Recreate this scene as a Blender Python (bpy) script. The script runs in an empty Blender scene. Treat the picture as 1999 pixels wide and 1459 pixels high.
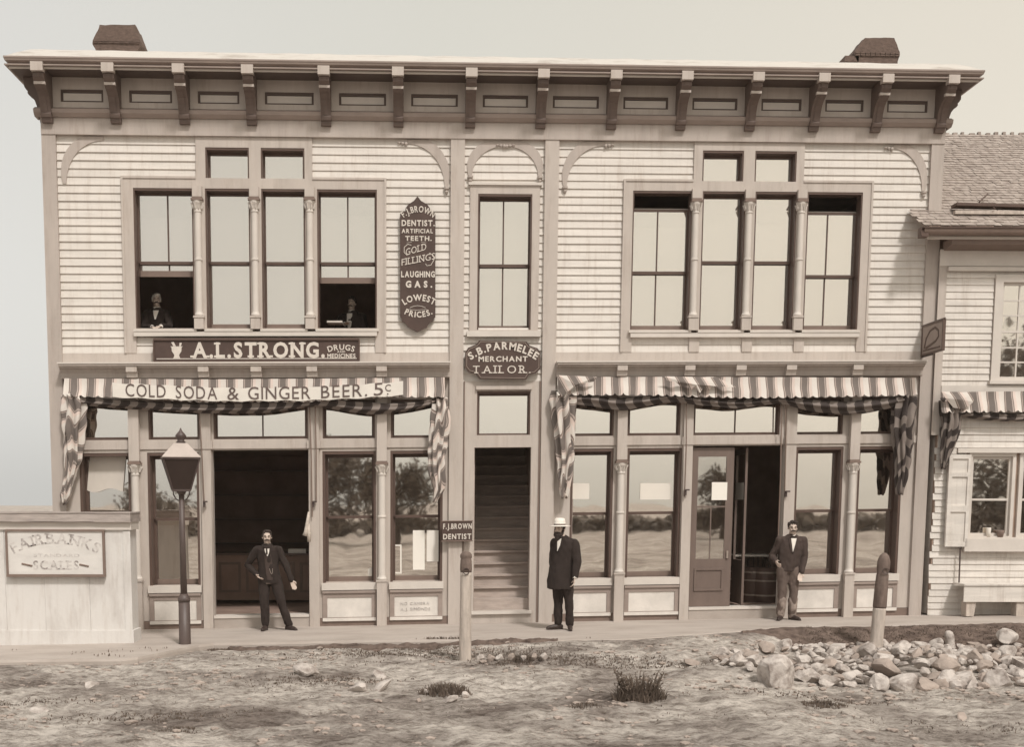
import bpy, bmesh, math, random
from mathutils import Vector, Matrix, noise
import numpy as np
PI = math.pi
rnd = random.Random(7)
S = bpy.context.scene
COL = S.collection
# ------------------------------------------------------------------ camera
FP, PITCH, YAW, ROLL, PX, PY, CX, CH = 2299.63584, -0.11454, 0.0154, 0.00216, 864.18472, 1246.25132, 6.20987, 2.06065
D = 20.0
cy_, sy_ = math.cos(YAW), math.sin(YAW)
cp_, sp_ = math.cos(PITCH), math.sin(PITCH)
FW = np.array([sy_*cp_, cy_*cp_, sp_])
R0 = np.array([cy_, -sy_, 0.0])
U0 = np.cross(R0, FW)
RT = math.cos(ROLL)*R0 + math.sin(ROLL)*U0
UP = -math.sin(ROLL)*R0 + math.cos(ROLL)*U0
cam = bpy.data.cameras.new('camera')
co = bpy.data.objects.new('camera', cam)
COL.objects.link(co)
co.matrix_world = Matrix(((RT[0], UP[0], -FW[0], CX), (RT[1], UP[1], -FW[1], -D), (RT[2], UP[2], -FW[2], CH), (0, 0, 0, 1)))
cam.sensor_width = 36
cam.lens = FP/1999*36
cam.shift_x = (999.5-PX)/1999
cam.shift_y = (PY-729.5)/1999
cam.clip_start = 0.1
cam.clip_end = 1500
S.camera = co
# ------------------------------------------------------------------ sky, sun, exposure
SUN_EL, SUN_AZ = math.radians(52), math.radians(24)      # azimuth measured from straight in front of the facade towards the right
w = bpy.data.worlds.new('World'); S.world = w; w.use_nodes = True
nt = w.node_tree; N = nt.nodes; L = nt.links
N.clear()
out = N.new('ShaderNodeOutputWorld'); bg = N.new('ShaderNodeBackground')
sky = N.new('ShaderNodeTexSky'); sky.sky_type = 'NISHITA'; sky.sun_disc = False
sky.sun_elevation = SUN_EL; sky.sun_rotation = math.radians(180)-SUN_AZ
sky.dust_density = 4.0; sky.air_density = 1.5
bw = N.new('ShaderNodeRGBToBW'); L.new(sky.outputs[0], bw.inputs[0])
m1 = N.new('ShaderNodeMath'); m1.operation = 'MULTIPLY_ADD'; m1.inputs[1].default_value = 0.45; m1.inputs[2].default_value = 5.0
L.new(bw.outputs[0], m1.inputs[0])
tc = N.new('ShaderNodeTexCoord'); sx = N.new('ShaderNodeSeparateXYZ'); L.new(tc.outputs['Generated'], sx.inputs[0])
cr = N.new('ShaderNodeValToRGB'); mr = N.new('ShaderNodeMapRange')
mr.inputs[1].default_value = -0.4; mr.inputs[2].default_value = 0.5
L.new(sx.outputs[0], mr.inputs[0]); L.new(mr.outputs[0], cr.inputs[0])
cr.color_ramp.elements[0].color = (0.975, 0.965, 0.925, 1); cr.color_ramp.elements[0].position = 0.05
cr.color_ramp.elements[1].color = (1.10, 1.02, 0.88, 1); cr.color_ramp.elements[1].position = 0.95
e = cr.color_ramp.elements.new(0.45); e.color = (0.985, 0.96, 0.865, 1)
ns = N.new('ShaderNodeTexNoise'); ns.inputs['Scale'].default_value = 2.2; L.new(tc.outputs['Generated'], ns.inputs[0])
m2 = N.new('ShaderNodeMath'); m2.operation = 'MULTIPLY_ADD'; m2.inputs[1].default_value = 0.10; m2.inputs[2].default_value = 0.95
L.new(ns.outputs[0], m2.inputs[0])
m3 = N.new('ShaderNodeMath'); m3.operation = 'MULTIPLY'; L.new(m1.outputs[0], m3.inputs[0]); L.new(m2.outputs[0], m3.inputs[1])
vm = N.new('ShaderNodeVectorMath'); vm.operation = 'SCALE'; L.new(cr.outputs[0], vm.inputs[0]); L.new(m3.outputs[0], vm.inputs['Scale'])
L.new(vm.outputs[0], bg.inputs[0]); bg.inputs[1].default_value = 0.102
L.new(bg.outputs[0], out.inputs[0])
sd = bpy.data.lights.new('sun', 'SUN'); sd.energy = 2.3; sd.angle = math.radians(7); sd.color = (1.0, 0.965, 0.925)
so = bpy.data.objects.new('sun', sd); COL.objects.link(so)
sv = Vector((math.sin(SUN_AZ)*math.cos(SUN_EL), -math.cos(SUN_AZ)*math.cos(SUN_EL), math.sin(SUN_EL)))
so.rotation_euler = sv.to_track_quat('Z', 'Y').to_euler(); so.location = sv*40
S.view_settings.view_transform = 'Standard'; S.view_settings.look = 'None'
S.view_settings.exposure = 0.18; S.view_settings.gamma = 1.0
# ------------------------------------------------------------------ from readings to the place
M = np.array([[0.00781090792, -0.000236798084, -0.588029452], [-0.000142950229, -0.00772343145, 9.53514336], [-2.93840701e-05, -4.4403676e-05, 1.0]])
MI = np.linalg.inv(M)
def pinv(u, v, Y=0.0):
    d = FW + (u-PX)/FP*RT - (v-PY)/FP*UP
    t = (Y+D)/d[1]
    return CX+t*d[0], CH+t*d[2]
def proj(x, y, z):
    d = np.array([x-CX, y+D, z-CH]); q = d@FW
    return PX+FP*(d@RT)/q, PY-FP*(d@UP)/q
def F(u, v, Y=0.0):
    """facade coordinates of a reading at depth Y"""
    if Y: u, v, = proj(pinv(u, v, Y)[0], 0, pinv(u, v, Y)[1])
    a = M@np.array([u, v, 1.0]); return a[0]/a[2], a[1]/a[2]
def warp(x, z):
    """the old frame building is not quite square: from its drawn frame to where it stands"""
    a = MI@np.array([x, z, 1.0]); return pinv(a[0]/a[2], a[1]/a[2])
def RC(u0, v0, u1, v1, Y=0.0):
    um, vm_ = (u0+u1)/2, (v0+v1)/2
    return F(u0, vm_, Y)[0], F(u1, vm_, Y)[0], F(um, v1, Y)[1], F(um, v0, Y)[1]   # x0,x1,z0,z1
def FX(u, v, Y=0.0): return F(u, v, Y)[0]
def FZ(u, v, Y=0.0): return F(u, v, Y)[1]
def gbase(x, y): return -0.123+0.0193*max(-6, min(22, x))
def sm(a, b, t):
    t = max(0, min(1, (t-a)/(b-a))); return t*t*(3-2*t)
def walk_edge(x):
    n0 = noise.noise(Vector((x*0.7, 0, 0)))
    return -2.12+0.10*n0-1.6*(1-sm(2.0, 3.0, x))+0.80*sm(10.2, 12.2, x)-0.45*sm(6.5, 8, x)*(1-sm(9.0, 10.6, x))
def gz(x, y):
    """road and verge height"""
    b = gbase(x, y)
    z = b-0.10-0.10*sm(-3, -9, y)
    we = walk_edge(x); fade = sm(we+0.3, we-0.6, y)*(1-sm(-13, -19, y))
    p = Vector((x*0.55, y*0.8, 0.3))
    n = noise.fractal(p, 0.9, 2.1, 5)
    z += fade*0.075*n
    n2 = noise.fractal(Vector((x*3.1, y*4.2, 4.0)), 0.8, 2.2, 4)
    z += fade*(0.036*n2+0.02*noise.noise(Vector((x*8, y*9, 1))))
    for ry in (-5.9, -7.5): z -= fade*0.035*math.exp(-((y-ry-0.18*math.sin(x*0.5)-0.1*math.sin(x*1.3))/0.11)**2)*(0.6+0.8*noise.noise(Vector((x*0.8, ry, 2))))
    # bank of turf falling from the walk on the right
    rgt = sm(9.6, 12.0, x)*(1-sm(22, 26, x))
    z -= rgt*(0.20*sm(we, we-1.6, y)-0.055*sm(we+0.1, we-0.1, y)*(1-sm(we-0.1, we-0.9, y)))*(1-sm(-8.5, -11, y))
    # packed earth reaching the walk in the middle
    mid = sm(6.2, 8.0, x)*(1-sm(10.0, 12.5, x))
    z += (0.08)*mid*sm(-1.4, -2.2, y)*(1-sm(-2.6, -5.5, y))
    return z
def G(u, v):
    d = [float(q) for q in FW + (u-PX)/FP*RT - (v-PY)/FP*UP]
    def below(t):
        x, y, z = CX+t*d[0], -D+t*d[1], CH+t*d[2]
        return z < (gbase(x, y) if y > walk_edge(x) else gz(x, y))
    lo = max(1.0, (0.35-CH)/d[2]); hi = lo
    while not below(hi) and hi < 60: lo = hi; hi += 0.25
    for _ in range(9):
        m_ = (lo+hi)/2
        if below(m_): hi = m_
        else: lo = m_
    t = hi
    return CX+t*d[0], -D+t*d[1], CH+t*d[2]
# ------------------------------------------------------------------ materials
MATS = {}
def mat(name, col, rough=0.8, var=0.12, scale=(6, 6, 6), bump=0.0, bscale=40, col2=None, thr=None, spec=0.3, detail=5, streak=0):
    m = bpy.data.materials.new(name); m.use_nodes = True
    n = m.node_tree.nodes; l = m.node_tree.links
    b = n['Principled BSDF']; b.inputs['Roughness'].default_value = rough
    b.inputs['Specular IOR Level'].default_value = spec
    t = n.new('ShaderNodeTexCoord'); g = n.new('ShaderNodeNewGeometry')
    mp = n.new('ShaderNodeMapping'); mp.inputs['Scale'].default_value = scale
    l.new(g.outputs['Position'], mp.inputs[0])
    ns = n.new('ShaderNodeTexNoise'); ns.inputs['Scale'].default_value = 1.0; ns.inputs['Detail'].default_value = detail; ns.inputs['Roughness'].default_value = 0.65
    l.new(mp.outputs[0], ns.inputs[0])
    r = n.new('ShaderNodeValToRGB')
    lo, hi = (thr or (0.3, 0.7))
    r.color_ramp.elements[0].position = lo; r.color_ramp.elements[1].position = hi
    c2 = col2 or tuple(c*(1-var) for c in col); c1 = tuple(min(1, c*(1+var*0.6)) for c in col) if not col2 else col
    r.color_ramp.elements[0].color = (*c2, 1); r.color_ramp.elements[1].color = (*c1, 1)
    l.new(ns.outputs[0], r.inputs[0]); l.new(r.outputs[0], b.inputs['Base Color'])
    if streak:
        m4 = n.new('ShaderNodeMapping'); m4.inputs['Scale'].default_value = (9, 3, 0.9); l.new(g.outputs['Position'], m4.inputs[0])
        n4 = n.new('ShaderNodeTexNoise'); n4.inputs['Scale'].default_value = 1.0; n4.inputs['Detail'].default_value = 8; n4.inputs['Roughness'].default_value = 0.75; l.new(m4.outputs[0], n4.inputs[0])
        r4 = n.new('ShaderNodeValToRGB'); r4.color_ramp.elements[0].position = 0.34; r4.color_ramp.elements[1].position = 0.50
        k = 1-streak; r4.color_ramp.elements[0].color = (k, k*0.97, k*0.95, 1); r4.color_ramp.elements[1].color = (1, 1, 1, 1); l.new(n4.outputs[0], r4.inputs[0])
        x4 = n.new('ShaderNodeMix'); x4.data_type = 'RGBA'; x4.blend_type = 'MULTIPLY'; x4.inputs[0].default_value = 1; l.new(r.outputs[0], x4.inputs[6]); l.new(r4.outputs[0], x4.inputs[7]); l.new(x4.outputs[2], b.inputs['Base Color'])
    if bump:
        nb = n.new('ShaderNodeTexNoise'); nb.inputs['Scale'].default_value = bscale; nb.inputs['Detail'].default_value = 4
        l.new(g.outputs['Position'], nb.inputs[0])
        bp = n.new('ShaderNodeBump'); bp.inputs['Strength'].default_value = bump; bp.inputs['Distance'].default_value = 0.02
        l.new(nb.outputs[0], bp.inputs['Height']); l.new(bp.outputs[0], b.inputs['Normal'])
    MATS[name] = m; return m
clap_m = mat('painted clapboard', (0.66, 0.61, 0.56), 0.7, 0.13, (0.9, 1, 7), 0.12, 30, streak=0.13)
clap_l = mat('weathered white clapboard', (0.66, 0.61, 0.56), 0.75, 0.16, (1.3, 1, 9), 0.15, 30, streak=0.16)
trim_m = mat('painted trim', (0.44, 0.382, 0.343), 0.65, 0.10, (5, 5, 0.9), 0.08, 25, streak=0.14)
trim_l = mat('light painted trim', (0.49, 0.43, 0.385), 0.6, 0.09, (4, 4, 1.2), 0.06, 25, streak=0.13)
sill_m = mat('white painted sill', (0.60, 0.545, 0.495), 0.6, 0.08, (3, 3, 3))
corn_m = mat('cornice paint', (0.31, 0.25, 0.22), 0.6, 0.16, (1.6, 5, 5), 0.08, 25)
brkt_m = mat('shaded bracket paint', (0.135, 0.098, 0.083), 0.6, 0.16, (1.6, 5, 5), 0.08, 25)  # brown deepened to carry the shade under the cornice
soff_m = mat('shaded soffit paint', (0.10, 0.072, 0.061), 0.6, 0.16, (1.6, 5, 5), 0.08, 25)  # darker still for shade under the crown; also outlines the frieze panels
sash_m = mat('dark sash paint', (0.105, 0.068, 0.055), 0.5, 0.15, (6, 6, 3))
sash_r = mat('brown sash rail', (0.20, 0.145, 0.12), 0.5, 0.12, (6, 6, 3))
door_m = mat('brown door paint', (0.165, 0.122, 0.104), 0.5, 0.12, (7, 7, 2), 0.05, 40)
shade_m = mat('window shade cloth', (0.62, 0.56, 0.50), 0.9, 0.05, (1.2, 1.2, 1.2))
shade_n = mat('yellowed shade cloth', (0.56, 0.50, 0.44), 0.9, 0.12, (1.2, 1.2, 1.2))
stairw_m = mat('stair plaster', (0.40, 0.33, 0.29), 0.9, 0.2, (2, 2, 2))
shade_w = mat('white shade cloth', (0.78, 0.72, 0.645), 0.9, 0.05, (1.2, 1.2, 1.2))
panel_m = mat('white bulkhead panel', (0.68, 0.63, 0.58), 0.7, 0.16, (3, 3, 3), 0.1, 20)
sign_m = mat('dark sign board', (0.078, 0.050, 0.042), 0.6, 0.18, (4, 4, 4))
letter_m = mat('pale sign lettering', (0.62, 0.56, 0.50), 0.6, 0.10, (12, 12, 12))
ink_m = mat('dark paint lettering', (0.13, 0.095, 0.085), 0.7, 0.15, (12, 12, 12))
faded_m = mat('faded lettering', (0.27, 0.235, 0.22), 0.8, 0.2, (9, 9, 9), col2=(0.58, 0.54, 0.51), thr=(0.47, 0.60))
board_m = mat('white sign board', (0.66, 0.625, 0.59), 0.7, 0.12, (2, 2, 5))
cloth_w = mat('white banner cloth', (0.72, 0.67, 0.61), 0.9, 0.07, (3, 3, 3))
canvas_d = mat('dark awning canvas', (0.10, 0.070, 0.058), 0.9, 0.35, (14, 4, 4))
iron_m = mat('lamp iron', (0.075, 0.050, 0.045), 0.45, 0.3, (5, 5, 3), 0.1, 40, spec=0.5)
post_m = mat('iron lamp post', (0.085, 0.06, 0.053), 0.5, 0.25, (6, 6, 2), 0.1, 40, spec=0.5)
tin_m = mat('lamp tin roof', (0.46, 0.39, 0.35), 0.4, 0.1, (6, 6, 6), spec=0.5)
lglass_m = mat('smoked lamp glass', (0.040, 0.027, 0.023), 0.35, 0.15, (5, 5, 5), spec=0.25)
wood_m = mat('weathered post wood', (0.50, 0.43, 0.375), 0.85, 0.28, (14, 14, 2.5), 0.35, 30)
woodd_m = mat('dark post wood', (0.17, 0.125, 0.105), 0.85, 0.35, (14, 14, 4), 0.35, 30)
shed_m = mat('whitewashed shed boards', (0.65, 0.62, 0.59), 0.85, 0.16, (2.2, 2, 0.9), 0.12, 18, col2=(0.47, 0.43, 0.40), thr=(0.22, 0.50), streak=0.12)
cap_m = mat('grey plank cap', (0.40, 0.345, 0.315), 0.85, 0.3, (2.5, 5, 14), 0.2, 25)
brick_m = mat('sooty chimney brick', (0.135, 0.095, 0.078), 0.9, 0.35, (12, 12, 24), 0.4, 40)
roof_m = mat('tin roof', (0.54, 0.50, 0.455), 0.6, 0.25, (1.8, 3, 6), col2=(0.36, 0.31, 0.27), thr=(0.28, 0.46))
shing_m = mat('weathered shingles', (0.42, 0.36, 0.32), 0.9, 0.3, (7, 7, 16), 0.2, 30, col2=(0.20, 0.16, 0.14), thr=(0.3, 0.62))
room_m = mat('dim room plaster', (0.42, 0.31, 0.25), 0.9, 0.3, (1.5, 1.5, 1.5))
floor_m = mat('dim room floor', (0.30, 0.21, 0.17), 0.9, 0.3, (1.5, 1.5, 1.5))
stair_m = mat('worn stair wood', (0.42, 0.35, 0.31), 0.8, 0.22, (3, 6, 14), 0.1, 30)
walk_m = mat('worn plank walk', (0.43, 0.375, 0.335), 0.9, 0.14, (0.9, 2.2, 2), 0.15, 14, col2=(0.33, 0.28, 0.245), thr=(0.25, 0.6))
stone_m = mat('pale fieldstone', (0.52, 0.465, 0.425), 0.9, 0.3, (6, 6, 6), 0.6, 18, col2=(0.22, 0.18, 0.158), thr=(0.33, 0.56))
stone_d = mat('brown fieldstone', (0.36, 0.295, 0.255), 0.9, 0.3, (6, 6, 6), 0.45, 16)
grass_m = mat('dry grass', (0.14, 0.105, 0.082), 0.9, 0.4, (5, 5, 5))
leaf_m = mat('foliage', (0.16, 0.13, 0.105), 0.8, 0.5, (1.5, 1.5, 1.5))
bark_m = mat('bark', (0.10, 0.075, 0.06), 0.9, 0.3, (8, 8, 2))
skin_m = mat('skin', (0.56, 0.45, 0.38), 0.55, 0.05, (10, 10, 10))
suit_m = mat('dark wool suit', (0.030, 0.021, 0.018), 0.9, 0.2, (9, 9, 9), 0.2, 90)
vest_m = mat('dark wool vest', (0.060, 0.042, 0.036), 0.9, 0.2, (9, 9, 9), 0.2, 90)
trou_m = mat('grey wool trousers', (0.125, 0.092, 0.078), 0.9, 0.25, (9, 9, 5), 0.2, 90)
legg_m = mat('pale worn trouser legs', (0.27, 0.215, 0.185), 0.9, 0.3, (12, 12, 6), 0.2, 70)
shirt_m = mat('white shirt cloth', (0.76, 0.70, 0.63), 0.9, 0.05, (9, 9, 9))
hair_m = mat('dark hair', (0.045, 0.032, 0.027), 0.7, 0.3, (30, 30, 30), 0.4, 120)
shoe_m = mat('black leather', (0.045, 0.031, 0.027), 0.45, 0.2, (9, 9, 9))
brass_m = mat('dull metal', (0.32, 0.26, 0.22), 0.4, 0.15, (9, 9, 9), spec=0.6)
rope_m = mat('pale rope', (0.52, 0.45, 0.39), 0.9, 0.2, (9, 9, 30))
paper_m = mat('white paper', (0.82, 0.77, 0.70), 0.9, 0.03, (3, 3, 3))
# stripes of the awning cloth run along the cloth's own u
stripe_m = bpy.data.materials.new('striped awning cloth'); stripe_m.use_nodes = True
n = stripe_m.node_tree.nodes; l = stripe_m.node_tree.links
b = n['Principled BSDF']; b.inputs['Roughness'].default_value = 0.9
uv = n.new('ShaderNodeUVMap'); uv.uv_map = 'uv'; sp = n.new('ShaderNodeSeparateXYZ'); l.new(uv.outputs[0], sp.inputs[0])
fr = n.new('ShaderNodeMath'); fr.operation = 'FRACT'; l.new(sp.outputs[0], fr.inputs[0])
r = n.new('ShaderNodeValToRGB'); r.color_ramp.interpolation = 'CONSTANT'
els = r.color_ramp.elements
els[0].position = 0; els[0].color = (0.62, 0.565, 0.515, 1)
els[1].position = 0.30; els[1].color = (0.19, 0.145, 0.125, 1)
for pos, c in ((0.36, 0.42), (0.40, 0.155), (0.74, 0.42), (0.79, 0.20), (0.84, 0.62)):
    e = els.new(pos); e.color = (c, c*0.83, c*0.74, 1)
l.new(fr.outputs[0], r.inputs[0])
l.new(r.outputs[0], b.inputs['Base Color'])
# glass: clear pane with a share of mirror
def glassmat(name, refl, tint=0.9):
    m = bpy.data.materials.new(name); m.use_nodes = True
    n = m.node_tree.nodes; l = m.node_tree.links; n.clear()
    o = n.new('ShaderNodeOutputMaterial'); mx = n.new('ShaderNodeMixShader')
    tr = n.new('ShaderNodeBsdfTransparent'); tr.inputs[0].default_value = (tint, tint, tint, 1)
    gl = n.new('ShaderNodeBsdfGlossy'); gl.inputs['Roughness'].default_value = 0.022; gl.inputs[0].default_value = (0.95, 0.90, 0.84, 1)
    g = n.new('ShaderNodeNewGeometry'); nb = n.new('ShaderNodeTexNoise'); nb.inputs['Scale'].default_value = 2.2; nb.inputs['Detail'].default_value = 1
    l.new(g.outputs['Position'], nb.inputs[0])
    bp = n.new('ShaderNodeBump'); bp.inputs['Strength'].default_value = 0.05; bp.inputs['Distance'].default_value = 0.02
    l.new(nb.outputs[0], bp.inputs['Height']); l.new(bp.outputs[0], gl.inputs['Normal'])
    mx.inputs[0].default_value = refl
    l.new(tr.outputs[0], mx.inputs[1]); l.new(gl.outputs[0], mx.inputs[2]); l.new(mx.outputs[0], o.inputs[0])
    return m
glass_u = glassmat('old upper window glass', 0.58)
glass_s = glassmat('old plate glass', 0.78)
glass_t = glassmat('old transom glass', 0.80)
# ground
gm = bpy.data.materials.new('trodden dirt'); gm.use_nodes = True
n = gm.node_tree.nodes; l = gm.node_tree.links; b = n['Principled BSDF']; b.inputs['Roughness'].default_value = 0.95; b.inputs['Specular IOR Level'].default_value = 0.1
g = n.new('ShaderNodeNewGeometry')
def nz(scale, sc, det, ro=0.6):
    mp = n.new('ShaderNodeMapping'); mp.inputs['Scale'].default_value = sc; l.new(g.outputs['Position'], mp.inputs[0])
    t = n.new('ShaderNodeTexNoise'); t.inputs['Scale'].default_value = scale; t.inputs['Detail'].default_value = det; t.inputs['Roughness'].default_value = ro
    l.new(mp.outputs[0], t.inputs[0]); return t
def ramp(src, a, b_, ca, cb):
    r = n.new('ShaderNodeValToRGB'); r.color_ramp.elements[0].position = a; r.color_ramp.elements[1].position = b_
    r.color_ramp.elements[0].color = (*ca, 1); r.color_ramp.elements[1].color = (*cb, 1); l.new(src.outputs[0], r.inputs[0]); return r
ra = ramp(nz(1.0, (0.55, 0.62, 0.5), 9, 0.66), 0.37, 0.57, (0.23, 0.19, 0.167), (0.62, 0.56, 0.505))
rb = ramp(nz(1.0, (4.5, 8, 6), 10, 0.84), 0.38, 0.56, (0.30, 0.27, 0.25), (1.08, 1.08, 1.08))
mx = n.new('ShaderNodeMix'); mx.data_type = 'RGBA'; mx.blend_type = 'MULTIPLY'; mx.inputs[0].default_value = 1.0
l.new(ra.outputs[0], mx.inputs[6]); l.new(rb.outputs[0], mx.inputs[7]); l.new(mx.outputs[2], b.inputs['Base Color'])
nb = nz(1.0, (16, 16, 16), 9, 0.8); bp = n.new('ShaderNodeBump'); bp.inputs['Strength'].default_value = 1.0; bp.inputs['Distance'].default_value = 0.05
l.new(nb.outputs[0], bp.inputs['Height']); l.new(bp.outputs[0], b.inputs['Normal'])
# ------------------------------------------------------------------ mesh helpers
WL = {}
def emit(name, bm, m, parent=None, warp_it=False, smooth=False, label=None, cat=None, group=None, kind=None, recalc=True, origin=None):
    if warp_it:
        for v in bm.verts:
            v.co.x, v.co.z = warp(v.co.x, v.co.z)
    if recalc: bmesh.ops.recalc_face_normals(bm, faces=bm.faces)
    if origin is None:
        xs = [v.co for v in bm.verts]
        lo = Vector((min(c.x for c in xs), min(c.y for c in xs), min(c.z for c in xs))); hi = Vector((max(c.x for c in xs), max(c.y for c in xs), max(c.z for c in xs)))
        origin = (lo+hi)/2
        if parent is None: origin.z = lo.z
    origin = Vector(origin)
    bmesh.ops.translate(bm, verts=bm.verts, vec=-origin)
    me = bpy.data.meshes.new(name); bm.to_mesh(me); bm.free()
    me.materials.append(m)
    if smooth: me.shade_smooth()
    return link(name, me, origin, parent, label, cat, group, kind)
def link(name, me, origin, parent=None, label=None, cat=None, group=None, kind=None):
    o = bpy.data.objects.new(name, me); COL.objects.link(o)
    WL[o] = Vector(origin)
    if parent is not None:
        o.parent = parent; o.location = origin-WL[parent]
    else: o.location = origin
    if label: o['label'] = label
    if cat: o['category'] = cat
    if group: o['group'] = group
    if kind: o['kind'] = kind
    return o
def thing(name, label, cat, loc, group=None): return link(name, None, Vector(loc), None, label, cat, group)
def box(bm, x0, x1, y0, y1, z0, z1, bev=0):
    vs = [bm.verts.new((x, y, z)) for x in (x0, x1) for y in (y0, y1) for z in (z0, z1)]
    for f in ((0, 1, 3, 2), (4, 6, 7, 5), (0, 4, 5, 1), (2, 3, 7, 6), (0, 2, 6, 4), (1, 5, 7, 3)):
        bm.faces.new([vs[i] for i in f])
    return vs
def nb_(): return bmesh.new()
def bxs(*l):
    bm = nb_()
    for a in l: box(bm, *a)
    return bm
def prism(bm, poly, y0, y1):
    """poly in x,z; solid between depths y0,y1"""
    a = [bm.verts.new((p[0], y0, p[1])) for p in poly]; b = [bm.verts.new((p[0], y1, p[1])) for p in poly]
    bm.faces.new(a); bm.faces.new(b[::-1])
    for i in range(len(a)):
        j = (i+1) % len(a); bm.faces.new((a[i], b[i], b[j], a[j]))
def prismx(bm, poly, x0, x1):
    """poly in y,z; solid between x0,x1"""
    a = [bm.verts.new((x0, p[0], p[1])) for p in poly]; b = [bm.verts.new((x1, p[0], p[1])) for p in poly]
    bm.faces.new(a); bm.faces.new(b[::-1])
    for i in range(len(a)):
        j = (i+1) % len(a); bm.faces.new((a[i], b[i], b[j], a[j]))
def sheet(bm, x0, x1, z0, z1, holes, yf, yb):
    """wall panel with rectangular openings; reveals run from yf to yb"""
    xs = sorted({x0, x1}|{min(max(h[i], x0), x1) for h in holes for i in (0, 1)})
    zs = sorted({z0, z1}|{min(max(h[i], z0), z1) for h in holes for i in (2, 3)})
    inh = lambda x, z: any(h[0] < x < h[1] and h[2] < z < h[3] for h in holes)
    nx, nz_ = len(xs)-1, len(zs)-1
    solid = [[not inh((xs[i]+xs[i+1])/2, (zs[k]+zs[k+1])/2) for k in range(nz_)] for i in range(nx)]
    V = {}
    def v(i, k, y):
        if (i, k, y) not in V: V[i, k, y] = bm.verts.new((xs[i], y, zs[k]))
        return V[i, k, y]
    for i in range(nx):
        for k in range(nz_):
            if not solid[i][k]: continue
            bm.faces.new((v(i, k, yf), v(i+1, k, yf), v(i+1, k+1, yf), v(i, k+1, yf)))
            bm.faces.new((v(i, k, yb), v(i, k+1, yb), v(i+1, k+1, yb), v(i+1, k, yb)))
            for di, dk, a, c in ((-1, 0, (i, k), (i, k+1)), (1, 0, (i+1, k), (i+1, k+1)), (0, -1, (i, k), (i+1, k)), (0, 1, (i, k+1), (i+1, k+1))):
                ii, kk = i+di, k+dk
                if 0 <= ii < nx and 0 <= kk < nz_ and solid[ii][kk]: continue
                bm.faces.new((v(*a, yf), v(*c, yf), v(*c, yb), v(*a, yb)))
def clapboards(bm, x0, x1, z0, z1, holes, y=0.0, pitch=0.119, lap=0.026, ragged=0):
    n = max(1, round((z1-z0)/pitch)); p = (z1-z0)/n
    for i in range(n):
        a, c = z0+i*p, z0+(i+1)*p; zm = (a+c)/2
        seg = [(x0+(rnd.random()*ragged if ragged else 0), x1)]
        for h in holes:
            if h[2] < zm < h[3]:
                ns_ = []
                for s, e_ in seg:
                    if h[1] <= s or h[0] >= e_: ns_.append((s, e_)); continue
                    if h[0] > s: ns_.append((s, h[0]))
                    if h[1] < e_: ns_.append((h[1], e_))
                seg = ns_
        for s, e_ in seg:
            # boards are butted here and there along their length
            cuts = [s]
            while e_-cuts[-1] > 2.6: cuts.append(cuts[-1]+1.2+rnd.random()*1.6)
            cuts.append(e_)
            for q in range(len(cuts)-1):
                j = (rnd.random()-.5)*0.006
                s0, e0 = cuts[q]+(0.0015 if q else 0), cuts[q+1]-(0.0015 if q < len(cuts)-2 else 0)
                prismx(bm, [(y, a), (y-lap+j, a+0.002), (y-lap+j+0.001, a+0.008), (y-0.006, c), (y, c)], s0, e0)
def lathe(bm, cx, cy, prof, seg=16, a0=0, a1=2*PI, phase=0):
    rings = []
    full = abs(a1-a0-2*PI) < 1e-6
    m_ = seg if full else seg+1
    for r, z in prof:
        rings.append([bm.verts.new((cx+r*math.cos(phase+a0+(a1-a0)*i/seg), cy+r*math.sin(phase+a0+(a1-a0)*i/seg), z)) for i in range(m_)])
    for a, b in zip(rings, rings[1:]):
        for i in range(m_ if full else m_-1):
            j = (i+1) % m_; bm.faces.new((a[i], a[j], b[j], b[i]))
    bm.faces.new(rings[0][::-1]); bm.faces.new(rings[-1])
def tube(bm, pts, rad, seg=8, cap=True, flat=1.0, ref=(0, 1, 0)):
    """swept tube; rad a number or list"""
    pts = [Vector(p) for p in pts]
    if not isinstance(rad, (list, tuple)): rad = [rad]*len(pts)
    rings = []; ref = Vector(ref)
    for i, p in enumerate(pts):
        t = (pts[min(i+1, len(pts)-1)]-pts[max(i-1, 0)]).normalized()
        r_ = ref if abs(t.dot(ref)) < 0.95 else Vector((1, 0, 0))
        a = t.cross(r_).normalized(); b_ = a.cross(t).normalized()
        rings.append([bm.verts.new(p+(a*math.cos(2*PI*k/seg)+b_*flat*math.sin(2*PI*k/seg))*rad[i]) for k in range(seg)])
    for a, b_ in zip(rings, rings[1:]):
        for k in range(seg):
            j = (k+1) % seg; bm.faces.new((a[k], a[j], b_[j], b_[k]))
    if cap: bm.faces.new(rings[0][::-1]); bm.faces.new(rings[-1])
def modify(bm, mods):
    """run modifiers on a loose mesh and give the result back"""
    me = bpy.data.meshes.new('tmp'); bm.to_mesh(me); bm.free()
    o = bpy.data.objects.new('tmp', me); COL.objects.link(o)
    for t, kw in mods:
        m_ = o.modifiers.new('m', t)
        for k, v in kw.items(): setattr(m_, k, v)
    dg = bpy.context.evaluated_depsgraph_get(); dg.update()
    me2 = bpy.data.meshes.new_from_object(o.evaluated_get(dg))
    bpy.data.objects.remove(o); bpy.data.meshes.remove(me)
    b2 = bmesh.new(); b2.from_mesh(me2); bpy.data.meshes.remove(me2)
    return b2
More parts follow.
